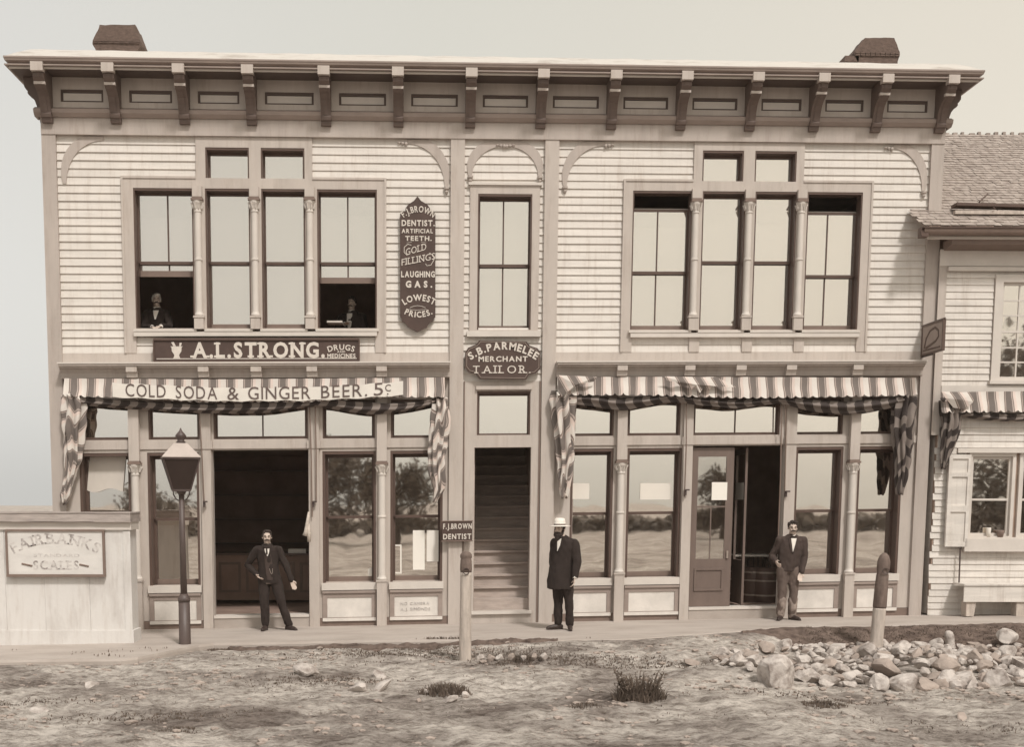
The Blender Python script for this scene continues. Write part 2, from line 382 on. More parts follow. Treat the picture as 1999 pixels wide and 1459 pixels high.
# lettering
_gl = {}
def glyph(ch, bold):
    k = (ch, bold)
    if k not in _gl:
        cu = bpy.data.curves.new('t', 'FONT'); cu.body = ch; cu.offset = bold; cu.resolution_u = 3
        o = bpy.data.objects.new('t', cu); COL.objects.link(o)
        dg = bpy.context.evaluated_depsgraph_get(); me = bpy.data.meshes.new_from_object(o.evaluated_get(dg))
        vs = [(v.co.x, v.co.y) for v in me.vertices]; fs = [tuple(p.vertices) for p in me.polygons]
        bpy.data.objects.remove(o); bpy.data.curves.remove(cu); bpy.data.meshes.remove(me)
        x0 = min(v[0] for v in vs); x1 = max(v[0] for v in vs)
        _gl[k] = ([(x-x0, y) for x, y in vs], fs, x1-x0)
    return _gl[k]
CAPH = 0.70
SERIF = {'A': ('fl', 'fr'), 'L': ('tl', 'fl'), 'T': ('fm',), 'R': ('tl', 'fl', 'fr'), 'N': ('tl', 'fl', 'tr'), 'M': ('fl', 'fr', 'tl', 'tr'), 'H': ('fl', 'fr', 'tl', 'tr'), 'I': ('fm', 'tm'), 'D': ('tl', 'fl'), 'P': ('tl', 'fl'), 'B': ('tl', 'fl'), 'E': ('tl', 'fl')}
def lettering(bm, text, x0, x1, zb, h, y, bold=0.0, arc=0.0, gap=0.14, serif=0, hmap=None, th=0.006, yfn=None, rise=0.0):
    """lay text from x0 to x1, capitals h high on the line zb; arc>0 bows it upwards"""
    items = []; pos = 0
    for ch in text:
        if ch == ' ': pos += 0.38; continue
        vs, fs, wd = glyph(ch, bold); items.append((ch, vs, fs, wd, pos)); pos += wd+gap*(1 if ch not in '.,' else 1.2)
    tot = pos-gap; sx_ = (x1-x0)/tot; sz = h/CAPH
    if arc: Rr = ((x1-x0)**2/4+arc**2)/(2*abs(arc)); xc = (x0+x1)/2
    for ch, vs, fs, wd, p in items:
        def put(x, z):
            X = x0+(p+x)*sx_; Z = z*sz
            if arc:
                a = (X-xc)/Rr; sg = 1 if arc > 0 else -1
                rr = Rr+sg*Z
                X, Z = xc+rr*math.sin(a), sg*(rr*math.cos(a)-Rr)+ (abs(arc) if arc > 0 else -abs(arc))
            else: Z += rise*(X-x0)/(x1-x0)
            return X, zb+Z
        hs = 1.0 if not hmap else hmap
        polys = [[put(*vs[i]) for i in f] for f in fs]
        if serif and ch in SERIF:
            sw = 0.07
            for k in SERIF[ch]:
                z0, z1 = (-.0, 0.09) if k[0] == 'f' else (CAPH-.09, CAPH)
                xm = {'l': (0.07 if ch != 'A' else 0.03), 'r': wd-(0.06 if ch != 'A' else 0.03), 'm': wd/2}[k[1]]
                hw = 0.17 if ch != 'A' else .15
                polys.append([put(a, c) for a, c in ((xm-hw, z0), (xm+hw, z0), (xm+hw, z1), (xm-hw, z1))])
        for pi_, P in enumerate(polys):
            off = 0.0015 if pi_ >= len(fs) else 0
            yy = [(y if not yfn else yfn(q[0])) for q in P]
            a = [bm.verts.new((q[0], yv-th-off, q[1])) for q, yv in zip(P, yy)]
            b_ = [bm.verts.new((q[0], yv, q[1])) for q, yv in zip(P, yy)]
            try:
                bm.faces.new(a)
                for i in range(len(a)):
                    j = (i+1) % len(a); bm.faces.new((a[i], b_[i], b_[j], a[j]))
            except ValueError: pass
# ------------------------------------------------------------------ ground and walk
def grid(bm, xs, ys, fn):
    V = [[bm.verts.new((x, y, fn(x, y))) for y in ys] for x in xs]
    for i in range(len(xs)-1):
        for j in range(len(ys)-1): bm.faces.new((V[i][j], V[i+1][j], V[i+1][j+1], V[i][j+1]))
def axis(lo, hi, step, far):
    a = list(np.arange(lo, hi+1e-6, step)); b = []; c = []; s = step; p = lo
    while p > -far: s *= 1.6; p -= s; b.append(p)
    s = step; p = a[-1]
    while p < far: s *= 1.6; p += s; c.append(p)
    return b[::-1]+a+c
bm = nb_(); grid(bm, axis(-3.0, 17.0, 0.065, 500), axis(-10.6, -1.1, 0.055, 500), gz)
emit('ground', bm, gm, smooth=True, kind='structure', recalc=False)
# walk: slab of worn boards, top on gbase, edge slightly uneven
bm = nb_()
xs = list(np.arange(-8, 24, 0.2))
for a, c in zip(xs, xs[1:]):
    pass
prof = [(0.3, 0), (-1.0, 0.0), (None, 0.0), (None, -0.16)]
V = []
for x in xs:
    g_ = gbase(x, 0); e_ = walk_edge(x)
    V.append([bm.verts.new((x, 0.35, g_)), bm.verts.new((x, -0.8, g_)), bm.verts.new((x, e_, g_-0.015+0.01*noise.noise(Vector((x*2, 1, 0))))), bm.verts.new((x, e_-0.02, g_-0.05)), bm.verts.new((x, e_-0.02, g_-0.5))])
for a, c in zip(V, V[1:]):
    for k in range(4): bm.faces.new((a[k], a[k+1], c[k+1], c[k]))
emit('sidewalk', bm, walk_m, kind='structure')
# ------------------------------------------------------------------ the commercial building
W_, = (14.7,)
B = thing('commercial_building', 'long two-storey clapboard shop building with a bracketed cornice and two storefronts', 'building', (*[warp(7.3, 0)[0]], 0.0, 0.0))
def part(name, bm, m, parent=None, **k): return emit(name, bm, m, parent or B, warp_it=True, **k)
zf = (FZ(300, 265)+FZ(1600, 283))/2          # foot of the frieze
zb0 = (FZ(300, 711, -0.3)+FZ(1600, 706, -0.3))/2         # top of the storefront cornice
zb1 = zb0+0.19                               # top of belt course
zsc = (FZ(300, 738, -0.17)+FZ(1600, 736, -0.17))/2         # foot of the storefront cornice
XL = FX(86, 260); XR = FX(1838, 283)
p0 = (0.0, FX(117, 480)); p1 = (FX(879, 480), FX(906, 480)); p2 = (FX(1061, 480), FX(1088, 480)); p3 = (FX(1806, 480), W_)
YP = -0.075
for a, c, lb in ((*p0, None), (*p3, None)):
    bm = bxs((a, c, YP, 0.06, 0.0, zf))
    part('pilaster', bm, trim_m)
for a, c in (p1, p2):
    part('pilaster', bxs((a, c, YP, 0.06, 0.0, zf)), trim_l)
# body walls: sides and back, plain boards
for q in ((0.02, 0.10, 0.06, 11, 0, 8.6), (W_-0.10, W_-0.02, 0.06, 11, 0, 8.6)): part('side_wall', bxs(q), clap_m)
part('back_wall', bxs((0.1, W_-0.1, 10.9, 11, 0, 8.6)), clap_m)
# ---- upper storey openings (photo readings)
def O(u0, v0, u1, v1): return RC(u0, v0, u1, v1)
UW = {  # name: (opening, kind)
 'a': O(264, 370, 380, 642), 'b': O(403, 370, 490, 642), 'c': O(512, 370, 597, 642), 'd': O(620, 370, 736, 642),
 'ta': O(402, 290, 487, 354), 'tb': O(510, 290, 595, 354),
 'm': O(932, 380, 1037, 645),
 'e': O(1232, 374, 1347, 644), 'f': O(1367, 375, 1450, 644), 'g': O(1469, 375, 1550, 645), 'h': O(1570, 377, 1677, 645),
 'tc': O(1370, 296, 1450, 362), 'td': O(1472, 296, 1553, 363)}
def level(keys):      # the openings of one group share head and sill
    z0 = sum(UW[k][2] for k in keys)/len(keys); z1 = sum(UW[k][3] for k in keys)/len(keys)
    for k in keys: UW[k] = (UW[k][0], UW[k][1], z0, z1)
level('abcd'); level('efgh'); level(['ta', 'tb']); level(['tc', 'td'])
def surround(keys, tk, ul, ur, upl, upr):
    z0, z1 = UW[keys[0]][2], UW[keys[0]][3]
    xl, xr = FX(ul, 500), FX(ur, 500); xa, xb = FX(upl, 310), FX(upr, 310)
    zt = z1+0.155
    bm = nb_()
    hs = [UW[k] for k in keys]
    sheet(bm, xl, xr, z0-0.02, zt, hs, -0.05, 0.17)
    hs2 = [UW[k] for k in tk]
    sheet(bm, xa, xb, zt, zf-0.002, hs2, -0.0502, 0.14)
    # casing legs running down past the sill to the belt
    box(bm, xl, xl+0.17, -0.05, 0.05, zb1, z0-0.021); box(bm, xr-0.16, xr, -0.05, 0.05, zb1, z0-0.021)
    # outer moulding of the casing
    for (a, c, e_, f) in ((xl-0.02, xl+0.015, zb1, zt+0.02), (xr-0.015, xr+0.02, zb1, zt+0.02)):
        box(bm, a, c, -0.064, 0.03, e_, f)
    box(bm, xl+0.016, xa-0.002, -0.066, 0.03, zt-0.012, zt+0.022); box(bm, xb+0.002, xr-0.016, -0.066, 0.03, zt-0.012, zt+0.022)
    sur = part('window_surround', bm, trim_l)
    # continuous sill
    bm = nb_(); box(bm, xl+0.14, xr-0.13, -0.105, 0.12, z0-0.125, z0-0.055)
    for k in keys:
        h = UW[k]; prismx(bm, [(-0.115, z0-0.054), (-0.115, z0-0.022), (0.12, z0+0.004), (0.12, z0-0.054)], h[0]-0.03, h[1]+0.03)
    part('sill', bm, sill_m, sur)
    return sur, (xl-0.02, xr+0.02, xa, xb, zt)
surL, eL = surround('abcd', ['ta', 'tb'], 243, 752, 383, 610)
surR, eR = surround('efgh', ['tc', 'td'], 1216, 1695, 1354, 1569)
# middle window surround
h = UW['m']; xm0, xm1 = FX(917, 500), FX(1052, 500); bm = nb_()
sheet(bm, xm0, xm1, h[2]-0.02, h[3]+0.15, [h], -0.05, 0.14)
surM = part('window_surround', bm, trim_l)
part('sill', bxs((xm0-0.04, xm1+0.04, -0.10, 0.12, h[2]-0.11, h[2]-0.022)), sill_m, surM)
part('head_moulding', bxs((xm0-.03, xm1+.03, -0.08, 0, h[3]+.13, h[3]+.17)), sill_m, surM)
# ---- clapboards in three bays
def holes_for(e_, keys): return [(e_[0], e_[1], zb1, e_[4]), (e_[2], e_[3], e_[4]-0.1, zf+0.1)]
bm = nb_(); clapboards(bm, p0[1], p1[0], zb1, zf, [(eL[0]+0.19, eL[1]-0.18, UW['a'][2]-0.1, eL[4]), (eL[0], eL[0]+.19, zb1, eL[4]), (eL[1]-.18, eL[1], zb1, eL[4]), (eL[2], eL[3], eL[4]-0.05, zf+0.1)])
part('clapboard_wall', bm, clap_m)
bm = nb_(); clapboards(bm, p2[1], p3[0], zb1, zf, [(eR[0]+0.19, eR[1]-0.18, UW['e'][2]-0.1, eR[4]), (eR[0], eR[0]+.19, zb1, eR[4]), (eR[1]-.18, eR[1], zb1, eR[4]), (eR[2], eR[3], eR[4]-0.05, zf+0.1)])
part('clapboard_wall', bm, clap_m)
zmid = FZ(980, 745)
bm = nb_(); clapboards(bm, p1[1], p2[0], zmid, zf, [(xm0, xm1, UW['m'][2]-0.02, UW['m'][3]+0.15)])
part('clapboard_wall', bm, clap_m)
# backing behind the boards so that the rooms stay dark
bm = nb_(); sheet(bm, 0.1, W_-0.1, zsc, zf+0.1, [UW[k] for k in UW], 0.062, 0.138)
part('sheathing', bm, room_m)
# vertical blocks under the sill of the right group
for u in (1354, 1457, 1558):
    x = FX(u, 665)
    if u: part('sill_block', bxs((x-0.085, x+0.085, -0.055, 0.0, zb1, UW['e'][2]-0.126)), trim_l, surR)
# ---- windows
def window(op, rail_v=None, mull=False, top_v=None, low_v=None, shade=(shade_m, None), yb=0.125, bot=0.09, side=0.038, top=0.07, glass=None, name='window', parent=None, mat_=None, split=None):
    if name == 'transom_window': yb = 0.06
    x0, x1, z0, z1 = op
    u = (x0+x1)/2
    s = nb_()
    zt = z1 if top_v is None else top_v
    zbm = z0 if low_v is None else low_v
    # frame strips around the opening
    yj = -0.012 if name in ('shop_window', 'transom_window') else -0.042
    box(s, x0, x0+side*0.6, yj, yb+0.05, z0, z1); box(s, x1-side*0.6, x1, yj, yb+0.05, z0, z1)
    box(s, x0+side*0.6, x1-side*0.6, yj, yb+0.05, z1-top*0.5, z1)
    # upper sash
    zr = rail_v if rail_v is not None else None
    a0, a1 = x0+side*0.6, x1-side*0.6
    box(s, a0, a0+side*0.6, yb, yb+0.035, (zr or z0), zt-top*.5); box(s, a1-side*.6, a1, yb, yb+0.035, (zr or z0), zt-top*.5)
    box(s, a0+side*.6, a1-side*.6, yb, yb+0.035, zt-top, zt-top*.5-.001)
    if zr:
        box(s, a0+side*.6, a1-side*.6, yb-0.012, yb+0.035, zr-0.025, zr+0.02)
        y2 = yb+0.038
        box(s, a0, a0+side*0.6, y2, y2+0.035, zbm, zr); box(s, a1-side*.6, a1, y2, y2+0.035, zbm, zr)
    else: y2 = yb
    if mull:
        xm = u if mull is True else mull
        box(s, xm-0.012, xm+0.012, yb+0.004, yb+0.03, (zr or z0)+0.02, zt-top)
        if zr: box(s, xm-0.012, xm+0.012, y2+0.004, y2+0.03, zbm+bot, zr-0.025)
    wn = part(name, s, mat_ or sash_m, parent)
    b_ = nb_(); box(b_, a0+side*.6, a1-side*.6, y2-0.004, y2+0.04, zbm, zbm+bot)
    part('bottom_rail', b_, sash_r if bot > 0.06 else (mat_ or sash_m), wn)
    g = nb_(); box(g, a0+side*.5, a1-side*.5, yb+0.014, yb+0.018, (zr or z0), zt-top*0.6)
    if zr: box(g, a0+side*.5, a1-side*.5, y2+0.014, y2+0.018, zbm+bot*.5, zr)
    part('pane', g, glass or glass_u, wn)
    sm_, sz = shade
    if sm_ is not None:
        ys = y2+0.075
        zz0 = sz if sz is not None else z0-0.02
        bm = nb_(); n_ = 14
        for i in range(n_):
            xa, xb = x0-0.02+(x1-x0+.04)*i/n_, x0-0.02+(x1-x0+.04)*(i+1)/n_
            yy = lambda x: ys+0.007*math.sin(x*9+z0*7)+0.012*noise.noise(Vector((x*3, z0, 4)))
            vs = [bm.verts.new(p) for p in ((xa, yy(xa), zz0), (xb, yy(xb), zz0), (xb, yy(xb), zt+0.0), (xa, yy(xa), zt+0.0))]
            bm.faces.new(vs)
        bmesh.ops.remove_doubles(bm, verts=bm.verts, dist=1e-4)
        box(bm, x0-0.02, x1+0.02, ys-0.012, ys+0.014, zz0, zz0+0.03)
        if sm_ is shade_m: sm_ = (shade_m, shade_n, shade_m, shade_w)[int(abs(x0*3.7+z0)) % 4]
        sh = part('shade', bm, sm_, wn)
        if parent in (surL, surR) and z1-z0 > 1: part('shade_band', bxs((x0, x1, ys-0.03, ys-0.016, zt-0.10-(0.14+0.22*abs(math.sin(x0*5))), zt)), shade_n, wn)
    return wn
rl = FZ(450, 511); rr = FZ(1500, 510)
WIN = {}
WIN['a'] = window(UW['a'], rl, FX(325, 450), low_v=FZ(325, 537), shade=(shade_w, FZ(325, 526)), parent=surL)
WIN['d'] = window(UW['d'], rl, FX(678, 450), low_v=FZ(678, 550), shade=(shade_w, FZ(678, 538)), parent=surL)
for k in 'bc': WIN[k] = window(UW[k], rl, parent=surL)
for k in ('ta', 'tb', 'tc', 'td'): window(UW[k], parent=surL if k in ('ta', 'tb') else surR, bot=0.03)
window(UW['e'], FZ(1290, 530), FX(1285, 500), top_v=FZ(1290, 401), parent=surR)
window(UW['h'], FZ(1620, 537), FX(1618, 500), top_v=FZ(1620, 407), parent=surR)
for k in 'fg': window(UW[k], rr, parent=surR)
window(UW['m'], FZ(980, 516), FX(983, 500), parent=surM, shade=(shade_w, None))
# ---- slender columns between upper windows
def column(x, zcap, zbase, zfoot, w, parent, yc=-0.075, ringz=None, r=None, ztop=None, hw=None):
    r = r or w*0.36
    c = nb_()
    prof = [(r*1.25, zbase), (r*1.35, zbase+0.02), (r*1.1, zbase+0.045), (r, zbase+0.07), (r*0.97, zcap-0.17), (r*1.15, zcap-0.165), (r*1.15, zcap-0.145), (r*0.98, zcap-0.13), (r*1.25, zcap-0.07), (r*1.6, zcap-0.03), (r*1.7, zcap)]
    lathe(c, x, yc, prof, 20)
    if ringz: lathe(c, x, yc, [(r*1.02, ringz-0.018), (r*1.18, ringz-0.012), (r*1.18, ringz+0.012), (r*1.02, ringz+0.018)], 20)
    # capital leaves and abacus
    for k in range(8):
        a = PI*k/4+0.39
        bx, by = x+r*1.25*math.cos(a), yc+r*1.25*math.sin(a)
        tube(c, [(bx, by, zcap-0.12), (x+r*1.55*math.cos(a), yc+r*1.55*math.sin(a), zcap-0.06), (x+r*1.95*math.cos(a), yc+r*1.95*math.sin(a), zcap-0.035)], [0.012, 0.016, 0.008], 5)
    col = part('column', c, sill_m, parent, smooth=False)
    cc = bxs((x-w*0.62, x+w*0.62, yc-w*0.62, yc+w*0.5, zcap, zcap+0.03), (x-w*0.53, x+w*0.53, yc-w*0.52, yc+w*0.5, zcap+0.03, zcap+0.055))
    part('capital', cc, sash_r, col)
    pd = bxs((x-w/2, x+w/2, yc-w*0.42, -0.051, zfoot, zbase-0.03), (x-w*0.58, x+w*0.58, yc-w*0.5, -0.051, zbase-0.029, zbase-0.001))
    part('pedestal', pd, trim_l, col)
    if ztop: part('upper_block', bxs((x-w/2, x+w/2, yc-w*0.36, -0.051, zcap+0.056, ztop)), trim_l, col)
for u, g_, sr in ((389, 'a', surL), (499, 'a', surL), (606, 'a', surL), (1354, 'e', surR), (1457, 'e', surR), (1558, 'e', surR)):
    vv = 395 if u < 1000 else 398
    column(FX(u, 500), FZ(u, vv), FZ(u, 619), UW[g_][2]-0.02, 0.15, sr, ringz=FZ(u, 509), ztop=UW[g_][3]+0.02)
# dark channels either side of each column
# ---- arched braces
def brace(xc, zc, xe, ze, th, parent=None, drop=True):
    """quarter arch: from (xe,zc) up to (xc,ze)"""
    n_ = 18; rx, rz = xe-xc, ze-zc; sg = 1 if rx > 0 else -1
    inner = [(xc+rx*math.cos(PI/2*i/n_), zc+rz*math.sin(PI/2*i/n_)) for i in range(n_+1)]
    outer = [(xc+(rx+sg*th*(0.75+1.25*math.sin(PI*i/n_)))*math.cos(PI/2*i/n_), min(zc+(rz+th*(0.75+1.25*math.sin(PI*i/n_)))*math.sin(PI/2*i/n_), ze+th*0.75)) for i in range(n_+1)]
    bm = nb_(); y0, y1 = -0.036, -0.004
    for i in range(n_):
        q = [inner[i], inner[i+1], outer[i+1], outer[i]]
        prism(bm, q, y0, y1)
    if drop:
        x = xc+rx+sg*th*0.4
        lathe(bm, x, -0.045, [(0.012, zc-0.10), (0.03, zc-0.075), (0.022, zc-0.05), (0.045, zc-0.03), (0.045, zc)], 10)
        # curled end along the frieze
        for k in range(3): lathe(bm, xc-sg*(0.02+0.055*k), -0.04, [(0.014, ze-0.035+0.012*k), (0.028, ze-0.01+0.01*k), (0.02, ze+0.02)], 8)
    part('arched_brace', bm, trim_m, parent)
def brace_px(uc, vc, ue, ve, th=0.075, drop=True):
    xc, zc = F(uc, vc); xe = FX(ue, vc); brace(xc, zc, xe, zf-0.07, th, drop=drop)
brace_px(205, 360, 131, 275, drop=False)
brace_px(795, 366, 868, 278)
brace_px(1178, 366, 1106, 280)
brace_px(1738, 374, 1798, 290, 0.075)
for s in (-1, 1):
    xc = FX(986, 330); zc = FZ(986, 345); brace(xc, zc, xc+s*(FX(1050, 345)-xc), zf-0.09, 0.075)
# ---- frieze, panels, mouldings, cornice
zt = FZ(900, 121, -0.62)              # top edge of the crown
zcb = FZ(900, 141, -0.55)             # foot of the crown
OV = 0.62; OS = 0.37
bm = nb_(); box(bm, 0, W_, -0.09, 0.06, zf, FZ(900, 238, -0.1))
part('frieze_board', bm, trim_m)
zm1 = FZ(900, 238, -0.1); zm2 = FZ(900, 222, -0.12)
bm = nb_(); prismx(bm, [(0.06, zm1+.001), (-0.12, zm1+.001), (-0.175, zm1+0.05), (-0.19, zm1+0.10), (-0.15, zm2), (-0.10, zm2+0.03), (0.06, zm2+0.03)], 0-0.08, W_+0.08)
part('bed_moulding', bm, corn_m)
BR = [93, 227, 361, 492, 637, 778, 918, 1055, 1193, 1328, 1463, 1588, 1709, 1834]
bx_ = [FX(u, 235, -0.12) for u in BR]; bx_[0] = max(bx_[0], 0.06); bx_[-1] = min(bx_[-1], W_-0.06)
zs = zcb+0.0
bm = nb_(); hs = []
for a, c in zip(bx_, bx_[1:]):
    hs.append((a+0.20, c-0.20, FZ(900, 212), FZ(900, 188)))
sheet(bm, 0, W_, zm2+0.031, zs-0.001, hs, -0.09, 0.0)
part('frieze_panelling', bm, trim_l)
part('frieze_backing', bxs((0.02, W_-0.02, 0.001, 0.03, zm2, zs-0.002)), trim_m)
for h in hs:
    x0, x1, z0, z1 = h
    bm = nb_(); sheet(bm, x0+.001, x1-.001, z0+.001, z1-.001, [(x0+0.032, x1-0.032, z0+0.022, z1-0.045)], -0.076, -0.0)
    pm = part('panel_moulding', bm, soff_m)
    part('recessed_panel', bxs((x0+0.036, x1-0.036, -0.06, -0.0005, z0+0.026, z1-0.049)), sill_m, pm)
# crown with returns at both ends: profile swept round the corners
prof = [(0.10, 0.004), (0.90, 0.004), (0.90, 0.0), (0.98, 0.0), (0.98, 0.028), (0.86, 0.03), (0.84, 0.055), (0.88, 0.075), (0.97, 0.11), (0.985, 0.15), (1.0, 0.165), (1.0, 0.20), (0.1, 0.205)]
Hc = zt-zcb
bm = nb_(); rows = []
for o_, z_ in prof:
    o2 = OV*o_; z2 = zcb+z_/0.2*Hc
    rows.append([bm.verts.new(p) for p in ((-o_*OS, 8, z2), (-o_*OS, -o2, z2), (W_+o_*OS, -o2, z2), (W_+o_*OS, 8, z2))])
for a, c in zip(rows, rows[1:]+rows[:1]):
    for k in range(3): bm.faces.new((a[k], a[k+1], c[k+1], c[k]))
cornice = part('cornice', bm, corn_m)
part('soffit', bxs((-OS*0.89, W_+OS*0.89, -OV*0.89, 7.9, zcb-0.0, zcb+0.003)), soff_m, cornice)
bm = nb_(); box(bm, -OS*0.86, W_+OS*0.86, -OV*0.875, -OV*.84, zcb-0.028, zcb-0.001)
part('drip_strip', bm, sill_m, cornice)
# brackets: scrolled profile in y,z
def bracket_poly(z0, z1, out):
    H_ = z1-z0
    P = [(-0.09, 0.0), (-0.155, 0.0), (-0.17, 0.05), (-0.17, 0.085), (-0.20, 0.10), (-0.215, 0.16), (-0.20, 0.20), (-0.215, 0.27), (-0.24, 0.38), (-0.29, 0.50), (-0.37, 0.585), (-0.44, 0.62), (-0.47, 0.66), (-0.46, 0.70), (-0.50, 0.73), (-0.545, 0.79), (-0.55, 0.87), (-0.53, 0.92), (-0.575, 0.93), (-0.575, 1.0), (-0.09, 1.0)]
    return [(a/0.575*out if i not in (0, len(P)-1) else a, z0+b*H_) for i, (a, b) in enumerate(P)]
zbk = FZ(900, 249, -0.12)
def add_bracket(x, side=0):
    wv = 0.16
    bm = nb_(); P = bracket_poly(zbk, zs-0.001, OV*0.93)
    if not side:
        prismx(bm, P, x-wv/2, x+wv/2)
        prismx(bm, [(a*1.0-(0.012 if a < -0.1 else 0), b) for a, b in P[6:-1] ]+[(-0.2, zs-0.001)], x-0.03, x+0.03)
    else:
        Q = [((-(a) if side > 0 else a)*OS/OV*(1 if abs(a) > .1 else OV/OS), b) for a, b in P]
        off = W_ if side > 0 else 0.0
        prism(bm, [(off+(q[0]-(0.09 if side > 0 else -0.09)), q[1]) for q in Q], x-wv/2, x+wv/2)
    br = part('bracket', bm, brkt_m, cornice)
    # pale top block and neck against the darkened body
    if not side:
        part('bracket_block', bxs((x-wv/2-0.012, x+wv/2+0.012, -OV*1.0, -OV*0.80, zcb-0.075, zcb+0.05)), trim_l, br)
        part('bracket_neck', bxs((x-wv/2-0.004, x+wv/2+0.004, -OV*0.80, -OV*0.70, zbk+(zs-zbk)*0.665, zbk+(zs-zbk)*0.72)), trim_l, br)
for x in bx_: add_bracket(x)
for s in (-1, 1):
    for yy in (0.0, 1.3): add_bracket(yy+0.0, s)
# ---- storefront cornice with modillions
def shop_cornice(x0, x1, mods):
    prof = [(0.0, zb0), (-0.30, zb0), (-0.30, zb0-0.03), (-0.26, zb0-0.035), (-0.255, zb0-0.06), (-0.20, zb0-0.075), (-0.16, zb0-0.13), (-0.15, zb0-0.19), (-0.17, zb0-0.20), (-0.17, zsc+0.02), (-0.15, zsc), (0.0, zsc)]
    bm = nb_(); prismx(bm, prof, x0, x1); c = part('storefront_cornice', bm, trim_m)
    bm = nb_(); box(bm, x0-0.01, x1+0.01, -0.315, -0.02, zb0+0.001, zb0+0.024); part('ledge', bm, sill_m, c)
    for u in mods:
        x = FX(u, 720, -0.25)
        m = nb_(); prismx(m, [(-0.15, zb0-0.036), (-0.285, zb0-0.036), (-0.285, zb0-0.12), (-0.25, zb0-0.14), (-0.235, zb0-0.20), (-0.16, zb0-0.225)], x-0.085, x+0.085)
        part('modillion', m, trim_l, c)
shop_cornice(FX(124, 720), p1[0]-0.002, (257, 397, 500, 609, 745))
shop_cornice(p2[1]+0.002, p3[0]-0.002, (1215, 1347, 1447, 1545, 1675))
for a, c in ((p0[1], p1[0]), (p2[1], p3[0])): part('belt_course', bxs((a, c, -0.04, 0.05, zb0+0.026, zb1)), trim_l)
# ------------------------------------------------------------------ storefronts
ZT1 = FZ(450, 790); ZT0 = FZ(450, 858); ZW1 = FZ(450, 883); ZW0 = FZ(690, 1138); ZRL = FZ(690, 1010)
ZSILL = FZ(690, 1152); ZP1 = FZ(690, 1162); ZP0 = FZ(690, 1210)
def storefront(x0, x1, wins, door, trs, posts, dy=0.0):
    """wins: openings in u; frame sheet with reveals; bulkhead below"""
    hs = []
    for t in trs: hs.append((t[0], t[1], ZT0+dy, ZT1+0.06+dy))
    for w_ in wins: hs.append((w_[0], w_[1], ZW0+dy, ZW1+dy))
    hs.append((door[0], door[1], -0.2, ZW1+dy+0.03))
    bm = nb_(); sheet(bm, x0, x1, 0.13, zsc, hs, -0.02, 0.16)
    fr = part('storefront_frame', bm, trim_l)
    # header shadow board under the transom bar and light sills
    for w_ in wins: part('sill', bxs((w_[0]-0.02, w_[1]+0.02, -0.075, 0.1, ZSILL+dy, ZW0+dy-0.002)), sill_m, fr)
    bm = nb_()
    segs = [(x0, door[0]), (door[1], x1)]
    box(bm, x0, x1, -0.045, -0.021, ZT0+dy-0.15, ZT0+dy-0.03)
    part('transom_bar', bm, trim_l, fr)
    # posts
    for a, c, f_ in posts:
        part('post', bxs((a, c, -0.085, -0.022, 0.0, zsc), (a-0.025, c+0.025, -0.10, -0.022, ZT0+dy-0.155, ZT0+dy-0.025)), trim_l, fr)
    # bulkhead panels
    for w_ in wins:
        a, c = w_[0]-0.005, w_[1]+0.005
        bm = nb_(); sheet(bm, a, c, ZP0+dy-0.03, ZSILL+dy-0.01, [(a+0.075, c-0.075, ZP0+dy+0.04, ZP1+dy-0.035)], -0.05, -0.021)
        box(bm, a, c, -0.075, -0.021, ZSILL+dy-0.05, ZSILL+dy-0.012)
        bp = part('bulkhead', bm, corn_m, fr)
        part('bulkhead_panel', bxs((a+0.076, c-0.076, -0.035, -0.0205, ZP0+dy+0.041, ZP1+dy-0.036), (a-0.0, c+0.0, -0.06, -0.02, ZP0+dy-0.02, ZP0+dy+0.03)), panel_m, bp if False else fr)
    for a, c in ((x0, door[0]-0.005), (door[1]+0.005, x1)): part('base_board', bxs((a, c, -0.03, 0.1, -0.05, 0.125)), sash_r, fr)
    return fr
def RX(*us, v=1000): return [FX(u, v) for u in us]
# left shop
xa, xb = p0[1]-0.02, p1[0]
wl = [RX(158, 257), RX(290, 390), RX(630, 734), RX(762, 864)]
tl = [RX(158, 256, v=825), RX(290, 390, v=825), RX(417, 601, v=825), RX(630, 732, v=825), RX(763, 864, v=825)]
dl = RX(416, 603)
frL = storefront(xa, xb, wl, dl, tl, [(*RX(396, 415), 0), (*RX(604, 624), 0)])
for i, w_ in enumerate(wl):
    window((w_[0], w_[1], ZW0, ZW1), ZRL, name='shop_window', parent=frL, glass=glass_s, yb=0.19, shade=(None, None) if i else (None, None), top=0.10, bot=0.085, side=0.065)
for i, t in enumerate(tl):
    window((t[0], t[1], ZT0, ZT1+0.06), None, FX(512, 825) if i == 2 else False, name='transom_window', parent=frL, glass=glass_t, shade=(shade_w, None), bot=0.045, side=0.045)
for u in (268, 746):
    column(FX(u, 1000), FZ(u, 908), FZ(u, 1132), 0.0, 0.165, frL, yc=-0.09, ringz=FZ(u, 1009), ztop=zsc, r=0.062)
